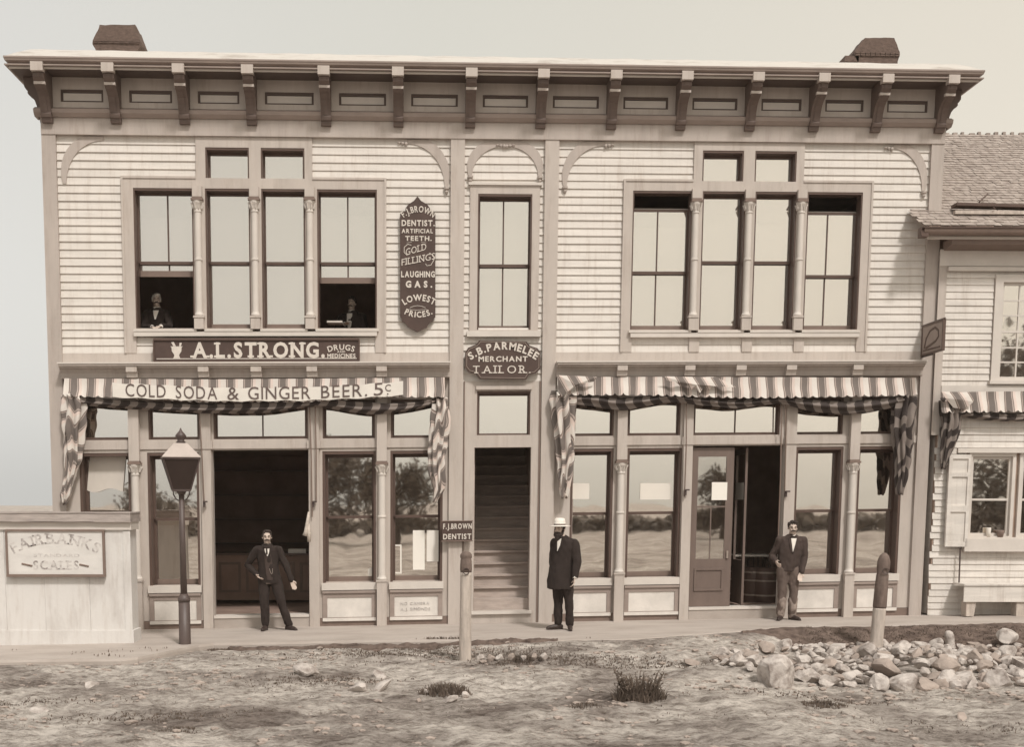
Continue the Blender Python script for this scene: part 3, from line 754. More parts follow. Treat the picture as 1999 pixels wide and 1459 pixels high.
# right shop
DY = (FZ(1600, 1120)-FZ(690, 1138))
DYt = FZ(1440, 850)-FZ(450, 858)
dyr = (DY+DYt)/2*0.5
xc_, xd_ = p2[1], p3[0]
wr = [RX(1112, 1195), RX(1222, 1328), RX(1549, 1641), RX(1670, 1756)]
tr_ = [RX(1118, 1198, v=820), RX(1225, 1328, v=820), RX(1353, 1522, v=820), RX(1550, 1645, v=820), RX(1676, 1758, v=820)]
dr = RX(1348, 1526)
frR = storefront(xc_, xd_, wr, dr, tr_, [(*RX(1329, 1347), 0), (*RX(1527, 1547), 0)], dy=dyr)
for i, w_ in enumerate(wr):
    window((w_[0], w_[1], ZW0+dyr, ZW1+dyr), ZRL+dyr, name='shop_window', parent=frR, glass=glass_s, yb=0.19, shade=(shade_m, FZ(1280, 997) if i < 2 else FZ(1600, 995)), top=0.10, bot=0.085, side=0.065)
for i, t in enumerate(tr_):
    window((t[0], t[1], ZT0+dyr, ZT1+0.06+dyr), None, FX(1437, 820) if i == 2 else False, name='transom_window', parent=frR, glass=glass_t, shade=(shade_w, None), bot=0.045, side=0.045)
for u in (1209, 1658):
    column(FX(u, 1000), FZ(u, 905), FZ(u, 1118), 0.0, 0.165, frR, yc=-0.09, ringz=FZ(u, 1001), ztop=zsc, r=0.062)
# thresholds and steps
for d_, fr in ((dl, frL), (dr, frR)):
    st = part('door_step', bxs((d_[0], d_[1], -0.06, 0.20, -0.1, 0.155)), walk_m, fr)
    part('threshold', bxs((d_[0], d_[1], -0.075, 0.22, 0.157, 0.20)), sill_m, st)
# middle bay: stair door with transom
ms0, ms1 = FX(925, 1000), FX(1035, 1000); zt0, zt1 = FZ(980, 850), FZ(980, 764); zd1 = FZ(980, 874); zd0 = FZ(980, 1193)
bm = nb_(); sheet(bm, p1[1]+0.001, p2[0]-0.001, -0.02, zmid, [(FX(931, 800), FX(1035, 800), zt0, zt1), (ms0, ms1, zd0, zd1)], -0.03, 0.16)
box(bm, FX(931, 800)-0.02, FX(1035, 800)+0.02, -0.075, -0.031, zt1+0.02, zt1+0.075)
msr = part('stair_doorway', bm, trim_l)
window((FX(931, 800), FX(1035, 800), zt0, zt1), None, name='transom_window', parent=msr, glass=glass_t, shade=(shade_w, None), bot=0.03)
part('sill', bxs((ms0-0.03, ms1+0.04, -0.08, 0.02, zd0-0.05, zd0-0.001)), sill_m, msr)
for a, c in ((p2[0]-0.035, p2[0]-0.012), (p1[1]+0.012, p1[1]+0.03)): part('casing_bead', bxs((a, c, -0.05, -0.031, 0.0, zmid)), sash_r, msr)
# staircase
bm = nb_(); z = zd0-0.01; y = 0.1; n_ = 17
stc = None
for i in range(n_):
    zz = zd0+0.188*(i+1)
    box(bm, ms0+0.02, ms1+0.7, 0.165+0.235*i, 0.185+0.235*i, zz-0.19, zz-0.035)
    box(bm, ms0+0.02, ms1+0.7, 0.163+(0.235*i-0.045 if i else 0), 0.165+0.235*(i+1)-0.001, zz-0.034, zz)
part('staircase', bm, stair_m, msr)
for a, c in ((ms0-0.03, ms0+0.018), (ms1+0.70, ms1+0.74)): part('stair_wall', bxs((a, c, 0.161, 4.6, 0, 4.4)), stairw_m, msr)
# rooms behind the openings
def room(x0, x1, y1, z0, z1, zfl=None):
    bm = nb_(); y0 = 0.162
    vs = [bm.verts.new(p) for p in ((x0, y0, z0), (x1, y0, z0), (x1, y1, z0), (x0, y1, z0), (x0, y0, z1), (x1, y0, z1), (x1, y1, z1), (x0, y1, z1))]
    for f in ((3, 2, 6, 7), (0, 3, 7, 4), (1, 5, 6, 2), (4, 7, 6, 5)): bm.faces.new([vs[i] for i in f])
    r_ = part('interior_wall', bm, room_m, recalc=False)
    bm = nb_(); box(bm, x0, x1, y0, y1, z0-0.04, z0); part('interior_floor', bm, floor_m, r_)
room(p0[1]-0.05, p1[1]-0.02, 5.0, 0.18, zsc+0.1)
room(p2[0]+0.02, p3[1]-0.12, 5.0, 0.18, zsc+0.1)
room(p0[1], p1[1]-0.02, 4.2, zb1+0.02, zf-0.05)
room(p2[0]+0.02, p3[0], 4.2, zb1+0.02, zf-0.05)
# ---- right shop door leaf
dx0, dx1 = FX(1350, 1000), FX(1431, 1000); dz0, dz1 = 0.20, ZW1+dyr
gx0, gx1 = dx0+0.10, dx1-0.13; gz0, gz1 = FZ(1390, 1092), FZ(1390, 892)
bm = nb_(); sheet(bm, dx0, dx1, dz0+0.005, dz1, [(gx0, gx1, gz0, gz1)], 0.03, 0.075)
xm = (gx0+gx1)/2
box(bm, gx0, gx1, 0.035, 0.065, FZ(1390, 990)-0.012, FZ(1390, 990)+0.012)
box(bm, xm-0.01, xm+0.01, 0.037, 0.063, gz0, FZ(1390, 990)-0.013)
pz0, pz1 = FZ(1390, 1150), FZ(1390, 1114)
for a in ((gx0-0.02, gx1+0.0, 0.012, 0.029, pz1, pz1+0.035), (gx0-0.02, gx1, 0.012, 0.029, pz0-0.035, pz0), (gx0-0.02, gx0+0.015, 0.012, 0.029, pz0+.001, pz1-.001), (gx1-0.035, gx1, 0.012, 0.029, pz0+.001, pz1-.001)): box(bm, *a)
door = part('door', bm, door_m, frR)
part('pane', bxs((gx0, gx1, 0.048, 0.052, gz0, gz1)), glassmat('door glass', 0.5), door)
part('handle', bxs((gx1+0.04, gx1+0.07, 0.0, 0.03, 1.0, 1.12)), brass_m, door)
# second leaf swung into the shop
xi = FX(1460, 1000)
bm = nb_(); box(bm, xi-0.02, xi+0.02, 0.17, 0.85, 0.21, 0.95); box(bm, xi-0.02, xi+0.02, 0.17, 0.24, 0.95, dz1); box(bm, xi-0.02, xi+0.02, 0.78, 0.85, 0.95, dz1); box(bm, xi-0.02, xi+0.02, 0.24, 0.78, dz1-0.1, dz1)
part('door', bm, door_m, frR)
# ---- roof deck rising behind the crown, chimneys
zr0 = zt
bm = nb_()
nx_ = 60; rows = []
for yy, zz_, ins in ((-OV+0.02, 0.002, 0.02), (-0.3, 0.16, 0.10), (0.1, 0.33, 0.18), (0.5, 0.465, 0.26), (11, 0.48, 0.26)):
    xa0, xb0 = -OS+ins, W_+OS-ins
    rows.append([bm.verts.new((xa0+(xb0-xa0)*i/nx_, yy, zr0+zz_+(0.02*noise.noise(Vector((i*0.7, yy, 3))) if zz_ > 0.01 else 0))) for i in range(nx_+1)])
for p, q in zip(rows, rows[1:]):
    for i in range(nx_): bm.faces.new((p[i], p[i+1], q[i+1], q[i]))
roof = part('roof', bm, roof_m)
def chimney(u0, u1, vt, vw0, vw1, vb, ul, ur, Yc=3.0, ragged=False):
    bm = nb_()
    def q(u, v): return F(u, v, Yc)
    layers = [(q(ul+6, vb+25), q(ur-6, vb+25)), (q(ul+6, vb), q(ur-5, vb)), (q(ul, vw1), q(ur, vw1)), (q(ul, vw0), q(ur, vw0)), (q(u0, vt), q(u1, vt))]
    rings = []
    for (a, c) in layers:
        x0, z0 = a; x1, z1 = c; hw = (x1-x0)/2
        rings.append([bm.verts.new(p) for p in ((x0, Yc, z0), (x1, Yc, z1), (x1, Yc+hw*1.5, z1), (x0, Yc+hw*1.5, z0))])
    for a, c in zip(rings, rings[1:]):
        for k in range(4): bm.faces.new((a[k], a[(k+1) % 4], c[(k+1) % 4], c[k]))
    bm.faces.new(rings[-1]); bm.faces.new(rings[0][::-1])
    bmesh.ops.subdivide_edges(bm, edges=bm.edges, cuts=5, use_grid_fill=True)
    for v in bm.verts: v.co += Vector((noise.noise(v.co*7), 0, noise.noise(v.co*8+Vector((3, 1, 1)))))*0.02
    # brick courses standing proud
    ch = part('chimney', bm, brick_m, roof)
    x0, z0 = q(ul+1, vw1); x1, _ = q(ur-1, vw1); zz = q(ul, vw0)[1]
    b = nb_(); k = 0; hgt = zz-z0
    nx = 9
    for r in range(2):
        for i in range(nx):
            xx = x0+(x1-x0)*(i+(0.0 if r else 0.0))/nx
            box(b, xx+0.006, xx+(x1-x0)/nx-0.006, Yc-0.025, Yc+0.02, z0+hgt*r/2+0.005, z0+hgt*(r+1)/2-0.005)
    part('brick_course', b, brick_m, ch)
chimney(194, 264, 48, 78, 84, 97, 181, 274)
chimney(1688, 1746, 73, 101, 109, 120, 1668, 1757)
bm = nb_(); x, z = F(1662, 106, 3.0); box(bm, x-0.12, x+0.15, 3.0, 3.4, z-0.12, z-0.02); part('chimney_flashing', bm, brick_m, roof)
# ------------------------------------------------------------------ signs on the building
def wpoly(pts, Y): return [F(u, v, Y) for u, v in pts]
def sgn(label, name='shop_sign', Y=-0.14, **k): pass
# long shop sign
x0, x1, z0, z1 = RC(302, 665, 700, 705, -0.15)
bm = bxs((x0, x1, -0.165, -0.11, z0, z1))
s1 = emit('shop_sign', bm, sign_m, None, warp_it=True, label='long dark signboard with white slab letters above the left awning', cat='sign')
def wch(name, bm, m, par, **k): return emit(name, bm, m, par, warp_it=True, **k)
b = nb_(); fr_ = 0.03
for a in ((x0-.012, x1+.012, -0.19, -0.105, z1, z1+fr_), (x0-.012, x1+.012, -0.20, -0.105, z0-fr_*1.3, z0)): box(b, *a)
box(b, x0-0.02, x0, -0.185, -0.105, z0, z1); box(b, x1, x1+0.02, -0.185, -0.105, z0, z1)
wch('frame', b, sash_m, s1)
wch('gilt_line', bxs((x0+0.03, x1-0.03, -0.169, -0.1655, z0+0.028, z0+0.04)), letter_m, s1)
b = nb_(); Yl = -0.1665
lettering(b, 'A.L.STRONG.', FX(376, 685, -.16), FX(635, 685, -.16), FZ(500, 698, -.16), 0.225, Yl, bold=0.035, gap=0.13, serif=1)
wch('lettering', b, letter_m, s1)
b = nb_(); lettering(b, 'DRUGS', FX(641, 680, -.16), FX(691, 680, -.16), FZ(665, 684, -.16)-0.03, 0.085, Yl, bold=0.02, arc=0.035)
lettering(b, 'AND', FX(658, 680, -.16), FX(674, 680, -.16), FZ(665, 689, -.16), 0.03, Yl, bold=0.015)
lettering(b, 'MEDICINES', FX(639, 680, -.16), FX(694, 680, -.16), FZ(665, 699, -.16), 0.062, Yl, bold=0.03)
wch('small_lettering', b, letter_m, s1)
b = nb_(); xm_, zm_ = F(345, 685, -.16)   # mortar and pestle
prism(b, [(xm_-0.055, zm_-0.115), (xm_+0.055, zm_-0.115), (xm_+0.04, zm_-0.085), (xm_+0.04, zm_-0.06), (xm_+0.075, zm_-0.01), (xm_+0.08, zm_+0.05), (xm_+0.10, zm_+0.065), (xm_-0.10, zm_+0.065), (xm_-0.08, zm_+0.05), (xm_-0.075, zm_-0.01), (xm_-0.04, zm_-0.06), (xm_-0.04, zm_-0.085)], Yl-0.004, Yl)
prism(b, [(xm_-0.085, zm_+0.125), (xm_-0.045, zm_+0.135), (xm_-0.01, zm_+0.068), (xm_-0.05, zm_+0.068)], Yl-0.004, Yl)
prism(b, [(xm_+0.05, zm_+0.12), (xm_+0.085, zm_+0.12), (xm_+0.07, zm_+0.068), (xm_+0.04, zm_+0.068)], Yl-0.004, Yl)
wch('mortar_emblem', b, letter_m, s1)
# tall dentist sign
P = [(815, 383), (822, 392), (834, 399), (839, 406), (840, 413), (850, 417), (850, 619), (846, 622), (845, 628), (838, 630), (833, 639), (815, 648), (797, 639), (790, 630), (784, 628), (785, 622), (781, 619), (781, 417), (791, 413), (792, 406), (797, 399), (808, 392)]
YD = -0.10
b = nb_(); prism(b, wpoly(P, YD), YD, YD+0.05)
s2 = emit('dentist_sign', b, sign_m, None, warp_it=True, label='tall narrow dark sign with pointed ends hung on the clapboards', cat='sign')
b = nb_(); Y2 = YD-0.0015
def tl(b, t, u0, u1, vb, vt, Y, **k):
    um = (u0+u1)/2; z = FZ(um, vb, Y); lettering(b, t, FX(u0, vb, Y), FX(u1, vb, Y), z, FZ(um, vt, Y)-z, Y, **k)
tl(b, 'F.J.BROWN', 786, 847, 427, 415, Y2, bold=0.02, arc=0.10)
tl(b, 'DENTIST.', 784, 849, 441, 430, Y2, bold=0.035)
tl(b, 'ARTIFICIAL', 784, 845, 455, 447, Y2, bold=0.03)
tl(b, 'TEETH.', 791, 843, 470, 461, Y2, bold=0.03)
tl(b, 'GOLD', 792, 832, 499, 486, Y2, bold=0.0, rise=0.09, serif=1)
tl(b, 'FILLINGS', 784, 849, 519, 506, Y2, bold=0.0, rise=0.10, serif=1)
tl(b, 'LAUGHING', 783, 849, 541, 530, Y2, bold=0.04)
tl(b, 'GAS.', 792, 845, 561, 549, Y2, bold=0.05, gap=0.4)
tl(b, 'LOWEST', 788, 848, 597, 585, Y2, bold=0.03, arc=0.08)
tl(b, 'PRICES.', 788, 846, 612, 601, Y2, bold=0.03, arc=-0.06)
wch('lettering', b, letter_m, s2)
b = nb_()
def scurve(pts, w_=0.006):
    q = [F(u, v, Y2) for u, v in pts]; tube(b, [(x, Y2-0.002, z) for x, z in q], w_, 5)
scurve([(803, 479), (796, 477), (789, 483), (789, 493), (795, 499)])
scurve([(838, 494), (846, 499), (847, 508), (841, 518), (833, 519), (831, 515)])
scurve([(800, 601), (808, 598), (815, 597), (823, 598), (831, 601)], 0.004)
scurve([(797, 604), (815, 606), (833, 604)], 0.003)
scurve([(794, 474), (804, 473)], 0.003); scurve([(822, 473), (832, 474)], 0.003)
wch('flourish', b, letter_m, s2)
# tailor sign
P = [(935, 665), (1028, 667), (1034, 675), (1049, 680), (1055, 688), (1055, 721), (1046, 729), (1034, 731), (1028, 741), (936, 740), (928, 730), (914, 726), (908, 718), (908, 688), (914, 679), (929, 673)]
b = nb_(); prism(b, wpoly(P, -0.14), -0.14, -0.09)
s3 = emit('tailor_sign', b, sign_m, None, warp_it=True, label='dark shield-shaped tailor sign with arched white lettering above the stair door', cat='sign')
b = nb_(); c_ = [F(u+(3 if u < 980 else -3), v+(2.5 if v < 700 else -2.5), -0.14) for u, v in P]
for i in range(len(c_)):
    a, c = c_[i], c_[(i+1) % len(c_)]; tube(b, [(a[0], -0.142, a[1]), (c[0], -0.142, c[1])], 0.0045, 4)
wch('gilt_border', b, brass_m, s3)
b = nb_(); Y3 = -0.1415
tl(b, 'S.B.PARMELEE', 915, 1050, 706, 692, Y3, bold=0.035, arc=0.19)
tl(b, 'MERCHANT', 934, 1030, 706, 696, Y3, bold=0.03)
tl(b, 'TAILOR.', 923, 1037, 729, 714, Y3, bold=0.0, serif=1, gap=0.28)
wch('lettering', b, letter_m, s3)
# small door sign
b = nb_(); x0, x1, z0, z1 = RC(863, 1018, 922, 1057, -0.15); zz = (z0+z1)/2
box(b, x0, x1, -0.15, -0.11, z0, zz-0.012); box(b, x0, x1, -0.151, -0.108, zz-0.011, z1)
s4 = emit('door_sign', b, sign_m, None, warp_it=True, label='small dark two-board dentist sign fixed beside the stair door', cat='sign')
b = nb_(); tl(b, 'F.J.BROWN', 865, 921, 1033, 1023, -0.1525, bold=0.03); tl(b, 'DENTIST', 865, 920, 1053, 1043, -0.1515, bold=0.03)
wch('lettering', b, letter_m, s4)
b = nb_(); tube(b, [(x0-0.01, -0.152, z1), (x1+0.01, -0.152, z1)], 0.008, 6); tube(b, [(x0-0.01, -0.152, z0), (x1+0.01, -0.152, z0)], 0.008, 6)
wch('moulding', b, sash_r, s4)
# projecting sign at the right corner, square to the wall
XS, zt_ = pinv(1797, 642, 0.0); zb_ = pinv(1797, 694, 0.0)[1]
b = nb_(); box(b, XS, XS+0.03, -0.86, -0.10, zb_, zt_)
s5 = emit('projecting_sign', b, corn_m, None, label='brown board with a curved emblem projecting from the right corner post', cat='sign')
b = nb_()
for a in ((XS-0.008, XS+0.038, -0.89, -0.07, zt_, zt_+0.03), (XS-0.008, XS+0.038, -0.89, -0.07, zb_-0.03, zb_), (XS-0.008, XS+0.038, -0.89, -0.86, zb_, zt_), (XS-.008, XS+.038, -0.10, -0.07, zb_, zt_)): box(b, *a)
emit('frame', b, sash_m, s5)
b = nb_(); hh = zt_-zb_
pt = [(0.12, 0.2), (0.2, 0.55), (0.38, 0.8), (0.62, 0.86), (0.8, 0.7), (0.82, 0.5), (0.7, 0.36), (0.45, 0.27), (0.2, 0.2)]
tube(b, [(XS-0.002, -0.10-0.76*s, zb_+hh*t) for s, t in pt], 0.022, 6, flat=0.4, ref=(1, 0, 0))
tube(b, [(XS-0.002, -0.10-0.76*s, zb_+hh*t) for s, t in [(0.08, 0.12), (0.92, 0.1)]], 0.014, 5)
emit('emblem', b, sash_m, s5)
b = nb_(); tube(b, [(XS+0.015, -0.05, zb_-0.04), (XS+0.015, -0.5, zb_-0.045)], 0.012, 6); tube(b, [(XS+0.015, -0.0, zt_+0.04), (XS+0.015, -0.9, zt_+0.04)], 0.012, 6)
emit('bracket', b, iron_m, s5)
# ------------------------------------------------------------------ awnings
def uvset(bm, dct):
    ly = bm.loops.layers.uv.new('uv')
    for f in bm.faces:
        for lp in f.loops: lp[ly].uv = dct.get(lp.vert, (0, 0))
def valance(top, bot, Y, seed, per=0.285, m=None, nx=None, phase=0.0):
    """top, bot: lists of (u,v) pairs; scalloped foot, stripes across"""
    bm = nb_(); d = {}
    T = [pinv(u, v, Y) for u, v in top]; Bt = [pinv(u, v, Y) for u, v in bot]
    X0, X1 = T[0][0], T[-1][0]; nx = nx or int((X1-X0)/0.018); nzr = 7
    def ip(Lp, x):
        for a, c in zip(Lp, Lp[1:]):
            if x <= c[0] or c is Lp[-1]: t = (x-a[0])/(c[0]-a[0]); return a[1]+t*(c[1]-a[1])
    V = []
    for i in range(nx+1):
        x = X0+(X1-X0)*i/nx; zt_, zb_ = ip(T, x), ip(Bt, x)
        sc = 0.045*abs(math.sin(PI*(x-X0)/(per/2)+phase*PI*2))**0.6-0.03
        zb_ -= sc; col = []
        for k in range(nzr+1):
            t = k/nzr; z = zt_+(zb_-zt_)*t
            y = Y-0.10*t**1.5+0.022*t*math.sin(2*PI*(x-X0)/per+seed)+0.018*noise.noise(Vector((x*4, z*5, seed)))
            v = bm.verts.new((x+0.008*noise.noise(Vector((x*3, z*6, seed+5))), y, z)); d[v] = ((x-X0)/per+phase+0.05*noise.noise(Vector((x*2, z*5, seed))), t)
            col.append(v)
        V.append(col)
    for a, c in zip(V, V[1:]):
        for k in range(nzr): bm.faces.new((a[k], a[k+1], c[k+1], c[k]))
    uvset(bm, d); return bm
def drape(path, Y, k1=2.0, tw=0.9, seed=0.0, pl=7):
    """hanging gathered bundle: path of (u, v, halfwidth px)"""
    bm = nb_(); d = {}; rings = []
    pts = [(*pinv(u, v, Y), hw/ (FP/(D+Y))) for u, v, hw in path]
    P = []
    for a, c in zip(pts, pts[1:]):
        for k in range(8): t = k/8; P.append([a[i]+(c[i]-a[i])*t for i in range(3)])
    P.append(list(pts[-1])); seg = 84; n_ = len(P)
    for j, (x, z, r) in enumerate(P):
        ring = []; s = (P[0][1]-z)
        for i in range(seg):
            a = 2*PI*i/seg
            pr = 1+0.30*math.sin(pl*a+1.2*math.sin(z*2.1+seed)+seed)+0.10*math.sin(13*a+z*3)+0.06*math.sin(z*21+2*a+seed)+0.20*noise.noise(Vector((math.cos(a)*1.4+seed, math.sin(a)*1.4, z*3.5)))
            wob = 0.12*r*math.sin(z*5+seed)
            v = bm.verts.new((x+wob+r*pr*math.cos(a), Y+r*0.75*pr*math.sin(a), z+0.02*math.sin(3*a+seed))); ring.append(v)
            d[v] = (k1*1.5*i/seg+tw*s*2.6+0.12*math.sin(pl*a+z*6)+0.7*noise.noise(Vector((math.cos(a)*0.8, math.sin(a)*0.8+seed, z*2.5))), s)
        rings.append(ring)
    for a, c in zip(rings, rings[1:]):
        for i in range(seg): bm.faces.new((a[i], a[(i+1) % seg], c[(i+1) % seg], c[i]))
    bm.faces.new(rings[0]); bm.faces.new(rings[-1][::-1])
    uvset(bm, d); return bm
def swag(path, Y, seed, flat=0.8):
    """furled cloth slung in loops: path of (u,v,half height px)"""
    bm = nb_(); d = {}; rings = []
    K = [(*pinv(u, v, Y), h/(FP/(D+Y))) for u, v, h in path]; P = []
    for i in range(len(K)-1):          # catmull rom
        a = K[max(i-1, 0)]; b_ = K[i]; c = K[i+1]; e_ = K[min(i+2, len(K)-1)]
        for k in range(14):
            t = k/14
            P.append([0.5*((2*b_[j])+(-a[j]+c[j])*t+(2*a[j]-5*b_[j]+4*c[j]-e_[j])*t*t+(-a[j]+3*b_[j]-3*c[j]+e_[j])*t**3) for j in range(3)])
    P.append(list(K[-1])); seg = 24; L_ = 0
    for j, (x, z, r) in enumerate(P):
        if j: L_ += math.hypot(x-P[j-1][0], z-P[j-1][1])
        ring = []
        for i in range(seg):
            a = 2*PI*i/seg
            pr = 1+0.22*math.sin(5*a+0.8*math.sin(L_*3)+seed)+0.2*noise.noise(Vector((math.cos(a)+seed, math.sin(a), L_*2.5)))
            v = bm.verts.new((x, Y+r*1.25*pr*math.cos(a), z+r*pr*math.sin(a))); ring.append(v); d[v] = (L_/0.285+0.3*math.sin(a+seed), 0)
        rings.append(ring)
    for a, c in zip(rings, rings[1:]):
        for i in range(seg): bm.faces.new((a[i], a[(i+1) % seg], c[(i+1) % seg], c[i]))
    bm.faces.new(rings[0]); bm.faces.new(rings[-1][::-1])
    uvset(bm, d); return bm
stripe_d = stripe_m.copy(); stripe_d.name = 'dark striped awning cloth'  # darker copy of the striped cloth, for furled and some gathered canvas
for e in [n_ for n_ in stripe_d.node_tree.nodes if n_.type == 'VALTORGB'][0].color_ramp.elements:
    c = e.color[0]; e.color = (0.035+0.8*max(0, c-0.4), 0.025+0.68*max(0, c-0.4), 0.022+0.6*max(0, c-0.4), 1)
def awning(label, x0u, x1u, yb): 
    X0, z = pinv(x0u, 740, yb); X1, _ = pinv(x1u, 740, yb)
    t = thing('awning', label, 'awning', ((X0+X1)/2, yb, z-1.5))
    return t
YA = -0.22
aw = awning('striped rolled-up awning over the left shop with the drinks banner across it', 125, 868, YA)
emit('valance', valance([(125, 739), (400, 741), (868, 737)], [(125, 774), (250, 777), (400, 786), (600, 785), (760, 776), (868, 776)], YA, 1), stripe_m, aw, smooth=True)
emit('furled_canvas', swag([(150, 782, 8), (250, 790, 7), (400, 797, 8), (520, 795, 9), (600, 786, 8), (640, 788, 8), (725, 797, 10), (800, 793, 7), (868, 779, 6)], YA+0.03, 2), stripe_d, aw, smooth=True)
emit('gathered_end', drape([(140, 772, 17), (146, 800, 20), (145, 850, 17), (141, 900, 13), (134, 940, 8), (129, 965, 9), (127, 984, 4)], YA+0.02, seed=1.0), stripe_m, aw, smooth=True)
emit('gathered_end', drape([(858, 778, 12), (857, 820, 16), (855, 880, 14), (854, 930, 12), (856, 955, 9), (848, 980, 3)], YA+0.02, seed=3.0, tw=1.1), stripe_m, aw, smooth=True)
def ropes(par, lst, Y=-0.16):
    for u0, v0, u1, v1 in lst:
        a = pinv(u0, v0, Y); c = pinv(u1, v1, Y)
        b = nb_(); tube(b, [(a[0], Y, a[1]), ((a[0]+c[0])/2+0.01, Y, (a[1]+c[1])/2), (c[0], Y+0.03, c[1])], 0.011, 6); emit('cord', b, sash_r, par)
def cleat(par, u, v, Y=-0.13):
    x, z = pinv(u, v, Y); b = nb_(); box(b, x-0.015, x+0.015, Y-0.03, Y+0.03, z-0.05, z+0.05); box(b, x-0.012, x+0.06, Y-0.05, Y-0.03, z+0.03, z+0.055); emit('cleat', b, iron_m, par)
ropes(aw, [(604, 785, 609, 1010), (615, 785, 617, 980), (388, 790, 398, 985)])
cleat(aw, 612, 985); cleat(aw, 399, 985)
# tasselled cord looped on the door post
x, z = pinv(603, 1000, -0.15); b = nb_()
tube(b, [(x, -0.15, z), (x-0.03, -0.16, z-0.2), (x-0.05, -0.17, z-0.33), (x-0.07, -0.17, z-0.40)], [0.018, 0.03, 0.035, 0.045], 8)
tube(b, [(x-0.01, -0.15, z-0.2), (x-0.005, -0.16, z-0.35), (x+0.0, -0.17, z-0.5)], [0.02, 0.035, 0.03], 8)
emit('cord_tassel', b, rope_m, aw, smooth=True)
# banner sagging over the left valance
YB = YA-0.14
tp = [(220, 748), (300, 752), (450, 758), (600, 757), (700, 752), (787, 745)]; bt = [(220, 776), (300, 779), (450, 784), (600, 782), (700, 778), (787, 772)]
bm = nb_(); n_ = 90; d = {}; V = []
def ipx(L_, u):
    for a, c in zip(L_, L_[1:]):
        if u <= c[0]: t = (u-a[0])/(c[0]-a[0]); t2 = t; return a[1]+t2*(c[1]-a[1])
    return L_[-1][1]
def yban(x): return YB+0.018*math.sin(x*3.3)+0.010*math.sin(x*9.1)
for i in range(n_+1):
    u = 220+567*i/n_; col = []
    for k in range(5):
        v = ipx(tp, u)+(ipx(bt, u)-ipx(tp, u))*k/4+(1.0*math.sin(u*0.11) if k in (0, 4) else 0)
        x, z = pinv(u, v, YB); col.append(bm.verts.new((x, yban(x), z)))
    V.append(col)
for a, c in zip(V, V[1:]):
    for k in range(4): bm.faces.new((a[k], a[k+1], c[k+1], c[k]))
ban = emit('drinks_banner', bm, cloth_w, None, smooth=True, label='white cloth banner advertising cold soda and ginger beer, hung on the awning', cat='banner')
def banner_word(t, u0, u1):
    b = nb_(); um = (u0+u1)/2
    x0, z0 = pinv(u0, ipx(bt, u0)-3.0, YB); x1, z1 = pinv(u1, ipx(bt, u1)-3.0, YB)
    lettering(b, t, x0, x1, z0, 0.205, 0, bold=0.0, gap=0.16, rise=z1-z0, yfn=lambda x: yban(x)-0.004, th=0.004)
    emit('lettering', b, ink_m, ban)
banner_word('COLD', 246, 324); banner_word('SODA', 343, 424); banner_word('&', 444, 467); banner_word('GINGER', 485, 606); banner_word('BEER.', 627, 718)
banner_word('5', 730, 748)
b = nb_(); x0, z0 = pinv(752, 764, YB); x1, _ = pinv(763, 764, YB); lettering(b, 'C', x0, x1, z0, 0.11, 0, yfn=lambda x: yban(x)-0.004, th=0.004)
xx, zz = pinv(757, 770, YB); tube(b, [(xx-0.012, YB-0.03, zz), (xx+0.012, YB-0.03, zz)], 0.012, 6); emit('lettering', b, ink_m, ban)
# right awning
aw2 = awning('striped rolled-up awning over the right shop, torn at its left corner', 1092, 1790, YA)
emit('valance', valance([(1088, 736), (1400, 736), (1788, 738)], [(1088, 772), (1250, 772), (1450, 778), (1600, 776), (1788, 772)], YA, 4, phase=0.2), stripe_m, aw2, smooth=True)
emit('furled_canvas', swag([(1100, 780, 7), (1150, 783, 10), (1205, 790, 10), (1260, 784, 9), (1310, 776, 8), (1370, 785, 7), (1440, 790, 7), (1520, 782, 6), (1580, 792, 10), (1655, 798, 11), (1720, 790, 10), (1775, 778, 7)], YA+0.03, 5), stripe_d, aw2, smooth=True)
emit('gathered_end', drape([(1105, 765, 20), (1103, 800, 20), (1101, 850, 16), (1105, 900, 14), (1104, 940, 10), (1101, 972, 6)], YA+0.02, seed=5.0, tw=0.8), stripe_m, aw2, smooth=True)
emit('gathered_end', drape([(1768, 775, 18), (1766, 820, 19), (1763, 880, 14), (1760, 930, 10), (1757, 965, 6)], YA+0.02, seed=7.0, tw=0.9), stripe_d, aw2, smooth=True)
def flap(pts, Y, seed):
    bm = nb_(); q = [pinv(u, v, Y) for u, v in pts]; d = {}
    c = bm.verts.new((sum(p[0] for p in q)/len(q), Y-0.05, sum(p[1] for p in q)/len(q))); vs = [bm.verts.new((p[0], Y-0.02*math.sin(i*2.1+seed), p[1])) for i, p in enumerate(q)]
    for i in range(len(vs)): bm.faces.new((c, vs[i], vs[(i+1) % len(vs)]))
    for v in bm.verts: d[v] = (v.co.x*3.4+v.co.z*2.0, 0)
    uvset(bm, d); return bm
emit('torn_flap', flap([(1088, 733), (1165, 736), (1160, 745), (1150, 742), (1141, 750), (1134, 747), (1127, 758), (1120, 752), (1112, 765), (1104, 760), (1097, 775), (1090, 760)], YA-0.14, 1), stripe_m, aw2)
emit('torn_flap', flap([(1290, 735), (1400, 737), (1440, 757), (1395, 748), (1385, 762), (1375, 756), (1366, 768), (1357, 757), (1348, 762), (1340, 752), (1330, 755), (1318, 745), (1304, 744)], YA-0.14, 2), stripe_m, aw2)
ropes(aw2, [(1340, 770, 1337, 970), (1526, 780, 1519, 1080), (1533, 780, 1533, 960)]); cleat(aw2, 1338, 962); cleat(aw2, 1534, 965)
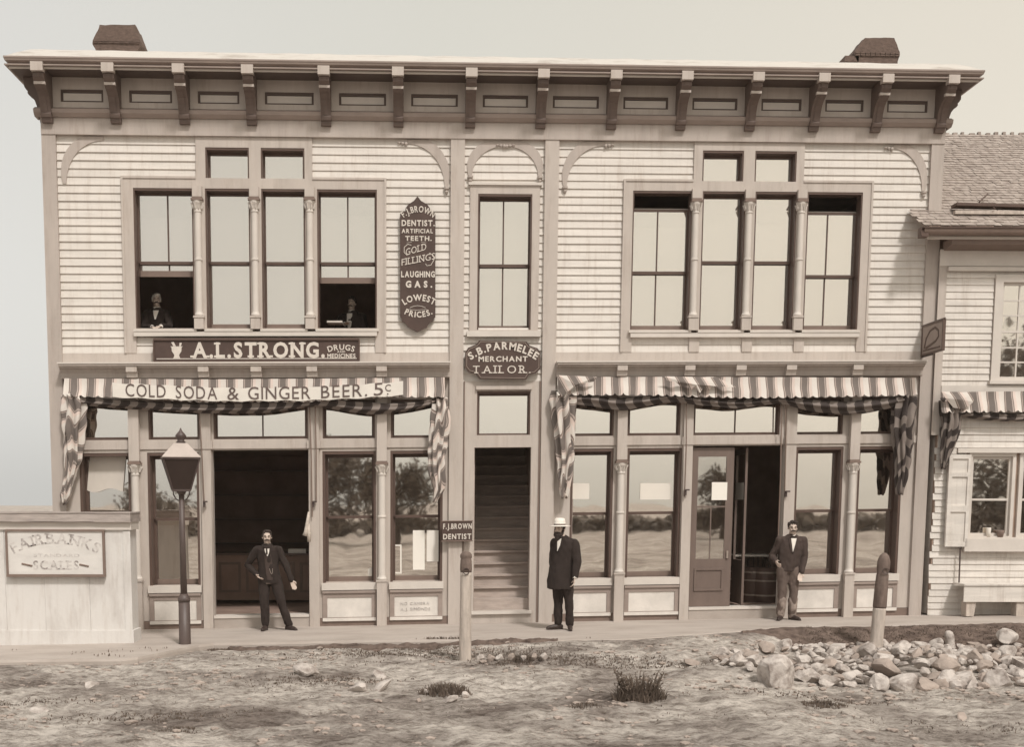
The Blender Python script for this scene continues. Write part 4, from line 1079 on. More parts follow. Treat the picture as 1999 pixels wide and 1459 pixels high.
# ------------------------------------------------------------------ notices and things in the openings
def notice(u0, v0, u1, v1, Y, label, m=None, tilt=0.0, txt=None):
    x0, z1 = pinv(u0, v0, Y); x1, z0 = pinv(u1, v1, Y)
    return emit('notice', bxs((x0, x1, Y, Y+0.003, z0, z1)), m or paper_m, None, label=label, cat='notice')
notice(806, 1036, 829, 1113, 0.195, 'tall white paper notice in the shop window, the left and longer of the pair')
notice(833, 1036, 856, 1097, 0.195, 'shorter white paper notice in the shop window beside the dentist sign')
notice(1390, 942, 1419, 977, 0.028, 'square white notice on the glass of the brown door')
notice(1114, 944, 1150, 975, 0.187, 'pale painted reflection in the window above the man in the white hat', shade_w)  # this pale sheet and the next stand in for reflections in the glass
notice(1250, 944, 1310, 976, 0.187, 'wide pale painted reflection in the window between the column and the brown door', shade_w)
x_, z_ = pinv(1455, 943, 0.3); notice_ = emit('notice', bxs((FX(1460, 1000)+0.08, FX(1460, 1000)+0.084, 0.24, 0.78, pinv(1445, 976, .5)[1], pinv(1445, 943, .5)[1])), paper_m, None, label='white notice on the leaf that stands open inside the right shop', cat='notice')
# lettered bulkhead paper
b = nb_(); Yn = -0.0375
lettering(b, 'NO CAMERA', FX(782, 1180), FX(838, 1180), FZ(810, 1181), 0.045, Yn, bold=0.0); lettering(b, 'A.J. SIMONDS', FX(782, 1180), FX(840, 1180), FZ(810, 1192), 0.045, Yn)
part('painted_lettering', b, faded_m, frL)
# picture frame leaning in the window, jar, counter, chair
def disp(name, bm, m, label, cat, **k): return emit(name, bm, m, None, label=label, cat=cat, **k)
x0, z1 = pinv(770, 1064, 0.25); x1, z0 = pinv(784, 1100, 0.25)
zsill = warp(*F(700, 1136))[1]
b = nb_(); sheet(b, x0-0.12, x1, zsill+0.12, z1, [(x0-0.095, x1-0.025, zsill+0.145, z1-0.025)], 0.24, 0.26)
fo = disp('picture_frame', b, paper_m, 'thin white frame standing in the shop window left of the two notices', 'frame')
emit('backing', bxs((x0-0.094, x1-0.026, 0.252, 0.256, zsill+0.146, z1-0.026)), room_m, fo)
x, z = pinv(724, 1120, 0.3); b = nb_(); lathe(b, x, 0.3, [(0.06, zsill-0.02), (0.075, zsill), (0.075, zsill+0.20), (0.05, zsill+0.23), (0.055, zsill+0.26)], 16)
disp('jar', b, paper_m, 'white jar standing low in the shop window between the door and the notices', 'jar', smooth=True)
b = nb_(); box(b, pinv(632, 1100, .4)[0], pinv(862, 1100, .4)[0], 0.17, 0.75, zsill-0.10, zsill-0.03)
part('display_shelf', bxs((FX(630, 1100), FX(864, 1100), 0.165, 0.75, ZW0-0.02, ZW0+0.01)), stair_m, frL); b.free()
# curtain hung crookedly in the far left window
b = nb_(); d = {}; V = []
for i in range(15):
    col = []
    for k in range(11):
        u = 176+70*i/14-6*k/10; v = 888+70*k/10+4*math.sin(i*0.5); x, z = pinv(u, v, 0.18)
        col.append(b.verts.new((x, 0.18-0.008*abs(math.sin(i*1.1+k*0.3)), z)))
    V.append(col)
for a, c in zip(V, V[1:]):
    for k in range(10): b.faces.new((a[k], a[k+1], c[k+1], c[k]))
disp('crumpled_paper', b, shade_m, 'crumpled pale paper pinned inside the window behind the left awning end', 'paper', smooth=True)
# shop counter seen through the left doorway
gy = 2.6; fl = 0.19
xa_, _ = pinv(420, 1150, gy); xb_, _ = pinv(640, 1150, gy)
t = thing('shop_counter', 'dark panelled counter standing inside the left doorway', 'counter', ((xa_+xb_)/2, gy+0.3, fl))
b = nb_(); box(b, xa_, xb_, gy, gy+0.6, fl, 1.05)
emit('body', b, floor_m, t)
for k in range(4):
    xx = xa_+0.08+k*(xb_-xa_-0.1)/4; b = nb_(); sheet(b, xx, xx+0.42, fl+0.15, 0.92, [(xx+0.05, xx+0.37, fl+0.2, 0.87)], gy-0.02, gy-0.001); emit('panel_frame', b, sash_r, t)
emit('counter_top', bxs((xa_-0.03, xb_+0.03, gy-0.06, gy+0.65, 1.052, 1.09)), door_m, t)
x, z = pinv(580, 1095, 2.7); b = bxs((x-0.16, x+0.18, 2.62, 2.9, 1.092, 1.17)); box(b, x-0.16, x-0.06, 2.6, 2.619, 1.03, 1.12)
disp('paper_parcel', b, paper_m, 'pale parcel on the counter behind the man in the left doorway', 'parcel')
# shelves of the back wall
b = nb_(); xa_, _ = pinv(400, 1000, 4.6); xb_, _ = pinv(640, 1000, 4.6)
t = thing('shelf_case', 'tall dark shelf case against the back wall of the left shop', 'shelves', ((xa_+xb_)/2, 4.8, fl))
emit('case', bxs((xa_, xb_, 4.78, 4.9, fl, 3.0)), floor_m, t)
for k in range(5): emit('shelf', bxs((xa_, xb_, 4.5, 4.779, fl+0.5+0.5*k, fl+0.53+0.5*k)), door_m, t)
# chair in the right doorway
x, z = pinv(1485, 1150, 1.4)
t = thing('wooden_chair', 'dark bentwood chair standing inside the right doorway', 'chair', (x, 1.4, 0.2))
b = nb_(); lathe(b, x, 1.4, [(0.20, 0.62), (0.22, 0.63), (0.22, 0.66), (0.20, 0.67)], 20); emit('seat', b, door_m, t)
for sx2, sy2 in ((-1, -1), (1, -1), (-1, 1), (1, 1)):
    b = nb_(); tube(b, [(x+sx2*0.15, 1.4+sy2*0.15, 0.625), (x+sx2*0.20, 1.4+sy2*0.2, 0.205)], 0.018, 8); emit('leg', b, door_m, t)
b = nb_(); tube(b, [(x-0.19, 1.58, 0.66), (x-0.2, 1.63, 1.0), (x-0.1, 1.66, 1.15), (x+0.1, 1.66, 1.15), (x+0.2, 1.63, 1.0), (x+0.19, 1.58, 0.66)], 0.018, 8)
for k in (-0.08, 0, 0.08): tube(b, [(x+k, 1.59, 0.66), (x+k, 1.65, 1.14)], 0.01, 6)
emit('backrest', b, door_m, t, smooth=True)
x, z = pinv(1444, 1084, 1.0)
t = thing('low_table', 'low dark table with pale edge inside the right doorway', 'table', (x+0.25, 1.25, 0.2))
emit('tabletop', bxs((x-0.12, x+0.6, 1.0, 1.5, z-0.03, z+0.0)), shade_m, t)
for a, c in ((x-0.1, 1.02), (x+0.57, 1.02), (x-0.1, 1.47), (x+0.57, 1.47)): emit('leg', bxs((a, a+0.04, c, c+0.03, 0.205, z-0.031)), door_m, t)
for u, yy, lb in ((1452, 1.0, 'dark barrel nearest the low table inside the right doorway'), (1478, 0.75, 'middle dark barrel inside the right doorway'), (1502, 0.6, 'dark barrel behind the man at the right shop door')):
    x, z = pinv(u, 1150, yy); h = 0.72; b = nb_(); lathe(b, x, yy+0.25, [(0.17, 0.205), (0.205, 0.205+h*.25), (0.215, 0.205+h*.5), (0.205, 0.205+h*.75), (0.175, 0.205+h)], 20)
    o = emit('barrel', b, sash_m, None, smooth=True, label=lb, cat='barrel')
    for q in (0.12, 0.32, 0.68, 0.88):
        b = nb_(); rr0 = 0.178+0.04*math.sin(PI*q); lathe(b, x, yy+0.25, [(rr0, 0.205+h*q-0.015), (rr0+0.004, 0.205+h*q-0.012), (rr0+0.004, 0.205+h*q+0.012), (rr0, 0.205+h*q+0.015)], 20); emit('hoop', b, brass_m, o)
# ------------------------------------------------------------------ street furniture
# lamp
lx, ly, lz = G(360, 1251); ly = -2.18; lz = gbase(lx, 0)-0.06
sc_ = FP/(D+ly)
lx = pinv(361, 1245, ly)[0]; zz = lambda v: pinv(358, v, ly)[1]
t = thing('street_lamp', 'iron street lamp with a tin-roofed square lantern in front of the left shop', 'street lamp', (lx, ly, lz))
xt = pinv(354, 960, ly)[0]
b = nb_(); tube(b, [(lx, ly, lz-0.2), (lx, ly, lz+0.02), (lx, ly, zz(1176))], [0.095, 0.09, 0.085], 18); tube(b, [(lx, ly, zz(1176)), (lx, ly, zz(1170)), (lx-0.002, ly, zz(1160))], [0.088, 0.095, 0.055], 18)
emit('base', b, post_m, t, smooth=True)
b = nb_(); tube(b, [(lx, ly, zz(1165)), ((lx+xt)/2, ly, zz(1060)), (xt, ly, zz(962))], [0.052, 0.045, 0.040], 16)
lathe(b, xt, ly, [(0.045, zz(966)), (0.07, zz(962)), (0.07, zz(958)), (0.05, zz(956))], 16)
emit('pole', b, post_m, t, smooth=True)
def frus(b, x, y, prof, rot=PI/4+0.25): lathe(b, x, y, prof, 4, phase=rot)
lw = 36/sc_*1.32
b = nb_(); frus(b, xt, ly, [(18/sc_*1.3, zz(957)), (lw, zz(896))]); lant = emit('lantern', b, lglass_m, t)
b = nb_()
for k in range(4):
    a = PI/4+0.25+k*PI/2
    tube(b, [(xt+18/sc_*1.32*math.cos(a), ly+18/sc_*1.32*math.sin(a), zz(957)), (xt+lw*1.01*math.cos(a), ly+lw*1.01*math.sin(a), zz(896))], 0.012, 6)
frus(b, xt, ly, [(18/sc_*1.36, zz(960)), (18/sc_*1.36, zz(956))]); frus(b, xt, ly, [(lw*1.03, zz(898)), (lw*1.05, zz(894))])
emit('glazing_bars', b, iron_m, lant)
b = nb_(); frus(b, xt, ly, [(lw*1.07, zz(894.5)), (lw*1.07, zz(893)), (0.155, zz(868)), (0.13, zz(866))]); emit('lamp_roof', b, tin_m, t)
b = nb_(); lathe(b, xt+0.01, ly, [(0.05, zz(867)), (0.075, zz(864)), (0.05, zz(861)), (0.06, zz(857)), (0.085, zz(852)), (0.06, zz(847)), (0.025, zz(842)), (0.006, zz(836))], 14); emit('finial', b, iron_m, t, smooth=True)
b = nb_()
for s in (-1, 1):
    tube(b, [(xt+s*0.12, ly, zz(958)), (xt+s*0.12, ly, zz(966)), (xt+s*0.08, ly, zz(975)), (xt+s*0.03, ly, zz(979))], 0.009, 6)
emit('scroll_bracket', b, iron_m, t)
# hitching posts
def hpost(u, vb, vt, ub_t, r0, lab, dark_to, burn=False):
    x, y, z = G(u, vb); k = FP/(D+y); xt_, zt_ = pinv(ub_t, vt, y)
    t = thing('hitching_post', lab, 'post', (x, y, z))
    zd = pinv(ub_t, dark_to, y)[1]; r = r0/k; n_ = 20
    def P(f0, f1, prof):
        b = nb_(); rr = []; pts = []
        for f, q in prof: pts.append(Vector((x+(xt_-x)*f, y, z+(zt_-z)*f))); rr.append(r*q)
        tube(b, pts, rr, 18)
        for v in b.verts: v.co += Vector((noise.noise(v.co*Vector((9, 9, 1.5)) if False else Vector((v.co.x*12, v.co.y*12, v.co.z*1.5))), 0, 0))*0.007
        return b
    fd = (zd-z)/(zt_-z)
    emit('shaft', P(0, fd, [(-0.12, 1.06), (0.0, 1.05), (fd*0.3, 1.0), (fd*0.6, 0.98), (fd*0.96, 0.97), (fd, 0.95)]), wood_m, t, smooth=True)
    emit('post_head', P(fd, 1, [(fd, 0.95), (fd+0.02, 1.02), (fd+(1-fd)*0.35, 1.0), (fd+(1-fd)*0.6, 0.94), (fd+(1-fd)*0.63, 0.86), (fd+(1-fd)*0.72, 1.0), (fd+(1-fd)*0.85, 0.98), (fd+(1-fd)*0.95, 0.7), (1, 0.25)]), woodd_m, t, smooth=True)
    b = nb_(); zr_ = z+(zt_-z)*0.86; bpts = [(x+(xt_-x)*.86+r*math.sin(a)*0.5, y-r-0.01, zr_-0.06+0.04*math.cos(a)) for a in np.linspace(0, 2*PI, 13)]
    tube(b, bpts, 0.007, 5, cap=False); emit('iron_ring', b, iron_m, t)
    return x, y, z
hpost(908, 1289, 1077, 910, 11.5, 'round-headed pale hitching post with a dark top, in front of the stair door', 1118)
HP2 = hpost(1709, 1272, 1080, 1727, 12.5, 'leaning hitching post with a long dark upper half, rising from the heap of stones', 1188)
# marker stone
x, y, z = G(1856, 1264); b = nb_(); r = 9/(FP/(D+y)); h = 32/(FP/(D+y))
lathe(b, x, y, [(r*1.05, z-0.1), (r, z), (r*0.95, z+h*0.7), (r*0.8, z+h*0.9), (r*0.4, z+h)], 12)
for v in b.verts: v.co += noise.noise_vector(v.co*9)*0.012; v.co.x -= (v.co.z-z)*0.2
disp('marker_stone', b, stone_m, 'short pale upright stub standing in the dark turf bank', 'marker', smooth=True)
# ------------------------------------------------------------------ scale shed
YS = -1.95
sx0 = pinv(-60, 1200, YS)[0]; sx1 = pinv(256, 1150, YS)[0]; sz0 = gbase(0, 0)-0.02; szt = pinv(130, 1022, YS)[1]; szc = pinv(130, 1007, YS)[1]
t = thing('scale_shed', 'low whitewashed shed with a grey plank cap at the left corner of the walk', 'shed', ((sx0+sx1)/2, YS+0.2, sz0))
b = nb_(); cuts_ = [0, 0.23, 0.47, 0.745, 1.0]
for k in range(4): box(b, sx0+(sx1-sx0)*cuts_[k]+0.0015, sx0+(sx1-sx0)*cuts_[k+1]-0.0015, YS+0.003*(k % 2), YS+0.05, sz0+0.2, szt)
box(b, sx0, sx1-0.01, YS+0.051, YS+0.45, sz0, szt)
emit('board_wall', b, shed_m, t)
emit('skirting', bxs((sx0, sx1+0.025, YS-0.02, YS+0.46, sz0-0.05, sz0+0.24)), shed_m, t)
emit('corner_board', bxs((sx1-0.10, sx1+0.01, YS-0.012, YS-0.001, sz0+0.241, szt-0.12)), shed_m, t)
emit('fascia', bxs((sx0, sx1+0.03, YS-0.03, YS+0.47, szt-0.10, szt+0.02)), sill_m, t)
b = nb_(); n_ = 40; prev = None
box(b, sx0-0.05, sx1+0.04, YS-0.09, YS+0.55, szt+0.021, szc+0.03)
for q in range(2): box(b, sx0-0.05, sx1+0.045, YS-0.10+0.32*q, YS+0.21+0.32*q, szc+0.031, szc+0.05+0.006*q)
bmesh.ops.subdivide_edges(b, edges=[e for e in b.edges if abs(e.verts[0].co.x-e.verts[1].co.x) > 1], cuts=20)
for v in b.verts: v.co.z += 0.012*noise.noise(v.co*3)
emit('plank_cap', b, cap_m, t)
x0, z1 = pinv(14, 1038, YS-0.06); x1, z0 = pinv(202, 1122, YS-0.06)
s6 = emit('scale_sign', bxs((x0, x1, YS-0.055, YS-0.02, z0, z1)), board_m, None, label='white framed sign with faded letters on the whitewashed shed', cat='sign')
b = nb_(); Yq = YS-0.0555
for a in ((x0-0.03, x1+0.03, YS-0.075, YS-0.015, z1, z1+0.03), (x0-0.03, x1+0.03, YS-0.085, YS-0.015, z0-0.04, z0), (x0-0.03, x0, YS-0.075, YS-0.015, z0, z1), (x1, x1+0.03, YS-0.075, YS-0.015, z0, z1)): box(b, *a)
emit('frame', b, sash_r, s6)
b = nb_(); wd = x1-x0
lettering(b, 'FAIRBANKS', x0+0.06, x1-0.06, z0+0.30, 0.16, Yq, bold=0.015, arc=0.17, th=0.002, serif=1)
lettering(b, 'STANDARD', x0+wd*0.27, x1-wd*0.25, z0+0.265, 0.045, Yq, th=0.002)
lettering(b, 'SCALES', x0+wd*0.26, x1-wd*0.26, z0+0.075, 0.13, Yq, bold=0.02, th=0.002, serif=1)
emit('lettering', b, faded_m, s6)
b = nb_()
tube(b, [(x0+0.20, Yq-0.001, z0+0.16), (x0+0.36, Yq-0.001, z0+0.125)], 0.014, 5); tube(b, [(x1-0.36, Yq-0.001, z0+0.15), (x1-0.22, Yq-0.001, z0+0.12)], 0.014, 5)
emit('flourish', b, sash_r, s6)
# ------------------------------------------------------------------ neighbouring house
YN = -0.10
nx0 = pinv(1822, 900, YN)[0]; nx1 = nx0+7.5
def nz_(u, v, Y=YN): return pinv(u, v, Y)[1]
ng = gbase(16, 0)
H = thing('clapboard_house', 'white clapboard house with a shingled roof standing against the right side of the shops', 'house', ((nx0+nx1)/2, 2.0, ng))
zeave = nz_(1920, 492, YN); zsoff = nz_(1920, 470, -0.5)
nxu = pinv(1842, 640, YN)[0]
wu = (pinv(1952, 640, YN)[0], nx1-2.6, nz_(1970, 742), nz_(1970, 552))      # upper window opening
wl1 = (pinv(1893, 970, YN)[0], pinv(1971, 970, YN)[0], nz_(1930, 1047), nz_(1930, 892))
wl2 = (pinv(1991, 970, YN)[0], pinv(1991, 970, YN)[0]+(wl1[1]-wl1[0]), wl1[2], wl1[3])
wu = (wu[0], wu[0]+0.92, wu[2], wu[3])
zA = nz_(1900, 862)
b = nb_(); clapboards(b, nxu, nx1, zA, nz_(1920, 530), [(wu[0]-0.14, wu[1]+0.14, wu[2]-0.07, wu[3]+0.12)], y=YN, pitch=0.112, lap=0.022)
clapboards(b, nx0, nx1, ng-0.02, zA-0.001, [(wl1[0]-0.1, wl2[1]+0.1, wl1[2]-0.18, wl1[3]+0.12)], y=YN, pitch=0.108, lap=0.022, ragged=0.07)
emit('clapboard_wall', b, clap_l, H)
b = nb_(); sheet(b, nx0+0.05, nx1, ng, zeave, [wu, wl1, wl2], YN+0.002, YN+0.09); emit('sheathing', b, room_m, H)
b = nb_(); box(b, nx0+0.05, nx0+0.1, YN+.091, 7, ng, zeave); box(b, nx1-0.05, nx1, YN+.091, 7, ng, zeave)
for a in ((nx0+0.05, 6.95, nx1, 7.0),): box(b, a[0]+.051, a[2]-.051, a[1], a[3], ng, zeave)
emit('side_wall', b, clap_l, H)
emit('corner_board', bxs((pinv(1827, 640, YN)[0], nxu, YN-0.03, YN-0.001, zA+0.1, zeave-0.0)), trim_l, H)
emit('frieze', bxs((pinv(1827, 640, YN)[0]-0.005, nx1, YN-0.05, YN-0.031, nz_(1920, 521), zeave+0.03)), sill_m, H)
emit('frieze_moulding', bxs((nxu+0.0, nx1, YN-0.09, YN-0.03, nz_(1920, 531), nz_(1920, 523))), sill_m, H)
emit('belt_board', bxs((pinv(1836, 760, YN)[0], nx1, YN-0.045, YN-0.026, nz_(1920, 766), nz_(1920, 754))), sill_m, H)
# eave box, gutter, roof
ex0 = pinv(1790, 440, -0.62)[0]+0.12
ze1 = pinv(1920, 463, -0.5)[1]; 
b = nb_(); prismx(b, [(YN-0.02, zeave+0.002), (-0.45, zeave+0.05), (-0.45, ze1), (-0.02+YN, ze1)], nx0-0.02, nx1+0.4); emit('eave_soffit', b, sash_r, H)
b = nb_(); box(b, ex0+0.12, nx1+0.4, -0.50, -0.451, ze1-0.03, ze1+0.015); emit('fascia', b, sill_m, H)
zg = pinv(1920, 448, -0.62)[1]
b = nb_(); n_ = 10
pr = [(-0.51-0.07+0.07*math.cos(PI+PI*i/n_), zg-0.0+0.085*math.sin(PI+PI*i/n_)) for i in range(n_+1)]+[(-0.51, zg+0.012), (-0.65, zg+0.012)]
prismx(b, pr, ex0, nx1+0.4); emit('gutter', b, sash_r, H)
b = nb_(); prismx(b, [(-0.67, zg+0.014), (-0.50, zg+0.014), (-0.50, zg+0.05), (-0.67, zg+0.03)], ex0-0.02, nx1+0.4)
for k in range(3): box(b, ex0-0.05+0.0*k, ex0+0.06, -0.66+0.03*k, -0.50, zg-0.12+0.05*k, zg-0.10+0.05*k+0.03)
emit('gutter_end', b, sash_m, H)
# roof of shingle courses
yr0, zr0_ = -0.60, zg+0.06
yr1 = 3.4; zr1 = pinv(1930, 263, yr1)[1]
sl = Vector((0, yr1-yr0, zr1-zr0_)); Ls = sl.length; sl.normalize(); nrm = Vector((0, -sl.z, sl.y))
b = nb_(); ncrs = int(Ls/0.125)
for k in range(ncrs):
    x = ex0+0.02 + (0.0); s0 = k*0.125; off = 0
    x -= rnd.random()*0.1
    while x < nx1+0.4:
        w2 = 0.09+rnd.random()*0.09; j = (rnd.random()-0.5)*0.022; th = 0.012+rnd.random()*0.010
        # gaps show as dark joints
        p = lambda xx, s, h: Vector((xx, yr0, zr0_))+sl*s+nrm*h
        q = [p(x, s0+j, th), p(x+w2-0.007, s0+j+(rnd.random()-.5)*0.006, th), p(x+w2-0.007, s0+0.16, 0.004), p(x, s0+0.16, 0.004)]
        q2 = [p(x, s0+j, -0.004), p(x+w2-0.007, s0+j, -0.004)]
        vs = [b.verts.new(c) for c in q]+[b.verts.new(c) for c in q2]
        b.faces.new(vs[:4]); b.faces.new((vs[4], vs[5], vs[1], vs[0])); x += w2
rf = emit('shingle_roof', b, shing_m, H)
b = nb_(); 
pl_ = [Vector((ex0+0.1, yr0, zr0_))-nrm*0.012, Vector((nx1+0.4, yr0, zr0_))-nrm*0.012, Vector((nx1+0.4, yr1, zr1))-nrm*0.012, Vector((ex0+0.1, yr1, zr1))-nrm*0.012]
vs = [b.verts.new(c) for c in pl_]; b.faces.new(vs)
v2 = [b.verts.new((c.x, 7.0+0.0, zeave+0.1)) for c in (pl_[1], pl_[0])]; b.faces.new((vs[3], vs[2], v2[0], v2[1])); emit('roof_boarding', b, room_m, rf, recalc=False)
b = nb_(); xx = ex0+0.2
while xx < nx1+0.4:
    h_ = 0.02+0.03*rnd.random(); box(b, xx, xx+0.05+0.06*rnd.random(), yr1-0.03, yr1+0.03, zr1-0.02, zr1+h_); xx += 0.16
emit('ridge', b, shing_m, rf)
# staging board on the roof with its props
def onroof(u, v):
    a = None
    t0, t1 = -0.6, 3.4
    for i in range(60):
        Y = (t0+t1)/2; x, z = pinv(u, v, Y); zr_ = zr0_+(Y-yr0)/(yr1-yr0)*(zr1-zr0_)
        if z > zr_: t0 = Y
        else: t1 = Y
    return Vector((x, Y, zr_))
a = onroof(1856, 412); c = onroof(1999, 416)
t = thing('roof_staging', 'dark plank staging lying along the shingled roof with sticks propped against it', 'staging', tuple((a+c)/2))
b = nb_(); c2 = a+(c-a)*2.2
def obox(b, a, c, dn, up, th):
    q = []
    for p in (a, c):
        for k in ((0, 0), (dn, 0), (dn, up), (0, up)): q.append(b.verts.new(p+Vector((0, -k[0], 0))+Vector((0, 0, k[1]))))
    for i in range(4): b.faces.new((q[i], q[(i+1) % 4], q[4+(i+1) % 4], q[4+i]))
    b.faces.new(q[:4][::-1]); b.faces.new(q[4:])
obox(b, a+Vector((0, 0, 0.04)), c2+Vector((0, 0, 0.04)), 0.22, 0.045, 0); emit('plank', b, sash_m, t)
for u0, v0, u1, v1 in ((1905, 405, 1921, 392), (1925, 413, 1935, 421)):
    p, q = onroof(u0, v0), onroof(u1, v1); b = nb_(); tube(b, [p+Vector((0, -0.12, 0.06)), q+Vector((0, -0.12, 0.08))], 0.014, 6); emit('stick', b, sash_m, t)
p = onroof(1860, 420); q = onroof(1999, 432)
emit('lower_plank', bxs((p.x, q.x+2, p.y-0.09, p.y, p.z+0.0, p.z+0.055)), wood_m, t)
# windows of the house
def hwin(op, cols, rows_, mid, label=None, muntin=0.012, wall=(0.13, 0.12)):
    x0, x1, z0, z1 = op
    b = nb_(); sheet(b, x0-wall[0], x1+wall[0], z0-0.02, z1+wall[1], [op], YN-0.05, YN+0.09); w_ = emit('window', b, sill_m, H)
    b = nb_(); sheet(b, x0+.001, x1-.001, z0+.001, z1-.001, [(x0+0.04, x1-0.04, z0+0.05, mid-0.018), (x0+0.04, x1-0.04, mid+0.018, z1-0.045)], YN+0.0, YN+0.04)
    for i in range(1, cols): xx = x0+(x1-x0)*i/cols; box(b, xx-muntin, xx+muntin, YN+0.003, YN+0.035, z0+0.05, mid-0.019); box(b, xx-muntin, xx+muntin, YN+0.003, YN+0.035, mid+0.019, z1-0.046)
    for r in range(1, rows_):
        for lo, hi in ((z0+0.05, mid-0.018), (mid+0.018, z1-0.045)):
            zz = lo+(hi-lo)*r/rows_; box(b, x0+0.04, x1-0.04, YN+0.005, YN+0.033, zz-muntin, zz+muntin)
    emit('sash', b, sill_m, w_)
    emit('pane', bxs((x0+0.03, x1-0.03, YN+0.018, YN+0.022, z0+0.04, z1-0.04)), glass_s if rows_ == 1 else glass_u, w_)
    emit('sill', bxs((x0-wall[0]-0.03, x1+wall[0]+0.03, YN-0.085, YN+0.02, z0-0.075, z0-0.021)), sill_m, w_)
    return w_
w1 = hwin(wu, 3, 3, nz_(1970, 648))
emit('curtain', bxs((wu[0]-.02, wu[1]+.02, YN+0.12, YN+0.125, wu[2], wu[3])), mat('dim curtain', (0.40, 0.335, 0.315), 0.9, 0.25, (5, 5, 5)), w1)
w2_ = hwin(wl1, 1, 1, nz_(1930, 976), wall=(0.055, 0.12)); w3 = hwin(wl2, 1, 1, nz_(1930, 976), wall=(0.055, 0.12))
b = nb_(); box(b, nx0+0.12, nx1-0.1, YN+0.6, YN+0.62, ng, zeave); emit('room_lining', b, room_m, H)
emit('lintel', bxs((wl1[0]-0.28, wl2[1]+0.3, YN-0.10, YN-0.03, nz_(1930, 885), nz_(1930, 876))), sill_m, H)
emit('window_bench_sill', bxs((wl1[0]-0.1, wl2[1]+0.1, YN-0.13, YN-0.03, nz_(1930, 1077), nz_(1930, 1052))), sill_m, H)
# open shutter
x0, x1 = pinv(1849, 980, YN-0.12)[0], pinv(1892, 980, YN-0.12)[0]; z0, z1 = nz_(1870, 1068, YN-0.12), nz_(1870, 888, YN-0.12)
b = nb_(); sheet(b, x0, x1, z0, z1, [(x0+0.06, x1-0.05, z0+0.08, z0+(z1-z0)*0.38), (x0+0.06, x1-0.05, z0+(z1-z0)*0.45, z0+(z1-z0)*0.76), (x0+0.06, x1-0.05, z0+(z1-z0)*0.81, z1-0.07)], YN-0.13, YN-0.08)
box(b, x0+0.055, x1-0.045, YN-0.108, YN-0.085, z0+0.07, z1-0.06); emit('shutter', b, clap_l, H)
b = nb_(); box(b, x0+0.02, x0+0.12, YN-0.11, YN-0.028, z1+0.01, z1+0.10); emit('lintel_block', b, sill_m, H)
b = nb_(); tube(b, [(x1-0.1, YN-0.10, z0-0.02), (x1-0.1, YN-0.12, z0-0.62)], 0.014, 6); emit('iron_rod', b, iron_m, H)
# awning of the house
aw3 = thing('awning', 'striped rolled-up awning of the clapboard house at the right edge', 'awning', (nx0+1.2, YN-0.2, nz_(1900, 790)))
emit('valance', valance([(1836, 766), (2020, 764), (2200, 762)], [(1836, 806), (2020, 804), (2200, 802)], YN-0.14, 9, phase=0.6), stripe_m, aw3, smooth=True)
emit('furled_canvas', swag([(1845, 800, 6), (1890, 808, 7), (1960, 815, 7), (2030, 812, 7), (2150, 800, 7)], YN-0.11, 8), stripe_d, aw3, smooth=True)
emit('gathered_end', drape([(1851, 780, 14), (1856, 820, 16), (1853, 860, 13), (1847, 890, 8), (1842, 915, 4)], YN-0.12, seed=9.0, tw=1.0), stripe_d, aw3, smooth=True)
emit('torn_flap', flap([(1838, 765), (1905, 766), (1900, 785), (1882, 800), (1862, 796), (1845, 778)], YN-0.28, 3), stripe_m, aw3)
# flower pot and bowl on the sill
px_, pz_ = pinv(1951, 1055, YN-0.09); zs_ = wl1[2]-0.02
def pot(u, r, h, lab, cat, m):
    x = pinv(u, 1050, YN-0.06)[0]; b = nb_(); lathe(b, x, YN-0.045, [(r*.7, zs_), (r*0.9, zs_+h*.6), (r, zs_+h), (r*.9, zs_+h+0.01)], 14); emit(cat.replace(' ', '_'), b, m, None, smooth=True, label=lab, cat=cat)
pot(1953, 0.065, 0.11, 'small brown pot on the sill of the lower house window', 'flower pot', sash_r)
pot(1930, 0.04, 0.15, 'white jug on the sill of the lower house window', 'jug', shirt_m)
# bench before the house
YBn = -0.55; bx0 = pinv(1882, 1160, YBn)[0]; bx1 = bx0+2.4; bz = gbase(16, 0)
t = thing('wooden_bench', 'pale plank bench on stubby legs under the house windows', 'bench', ((bx0+bx1)/2, YBn, bz))
zt_, zb_ = pinv(1940, 1143, YBn)[1], pinv(1940, 1176, YBn)[1]
emit('front_board', bxs((bx0, bx1, YBn, YBn+0.03, zb_, zt_-0.012)), clap_l, t)
emit('seat', bxs((bx0-0.01, bx1+0.01, YBn-0.02, YBn+0.4, zt_-0.011, zt_+0.015)), clap_l, t)
for u in (1888, 1986, 2080):
    xa_ = pinv(u, 1195, YBn)[0]; b = nb_(); prism(b, [(xa_-0.005, zb_), (xa_+0.16, zb_), (xa_+0.13, bz), (xa_+0.0, bz)], YBn+0.03, YBn+0.22); emit('leg', b, wood_m, t)
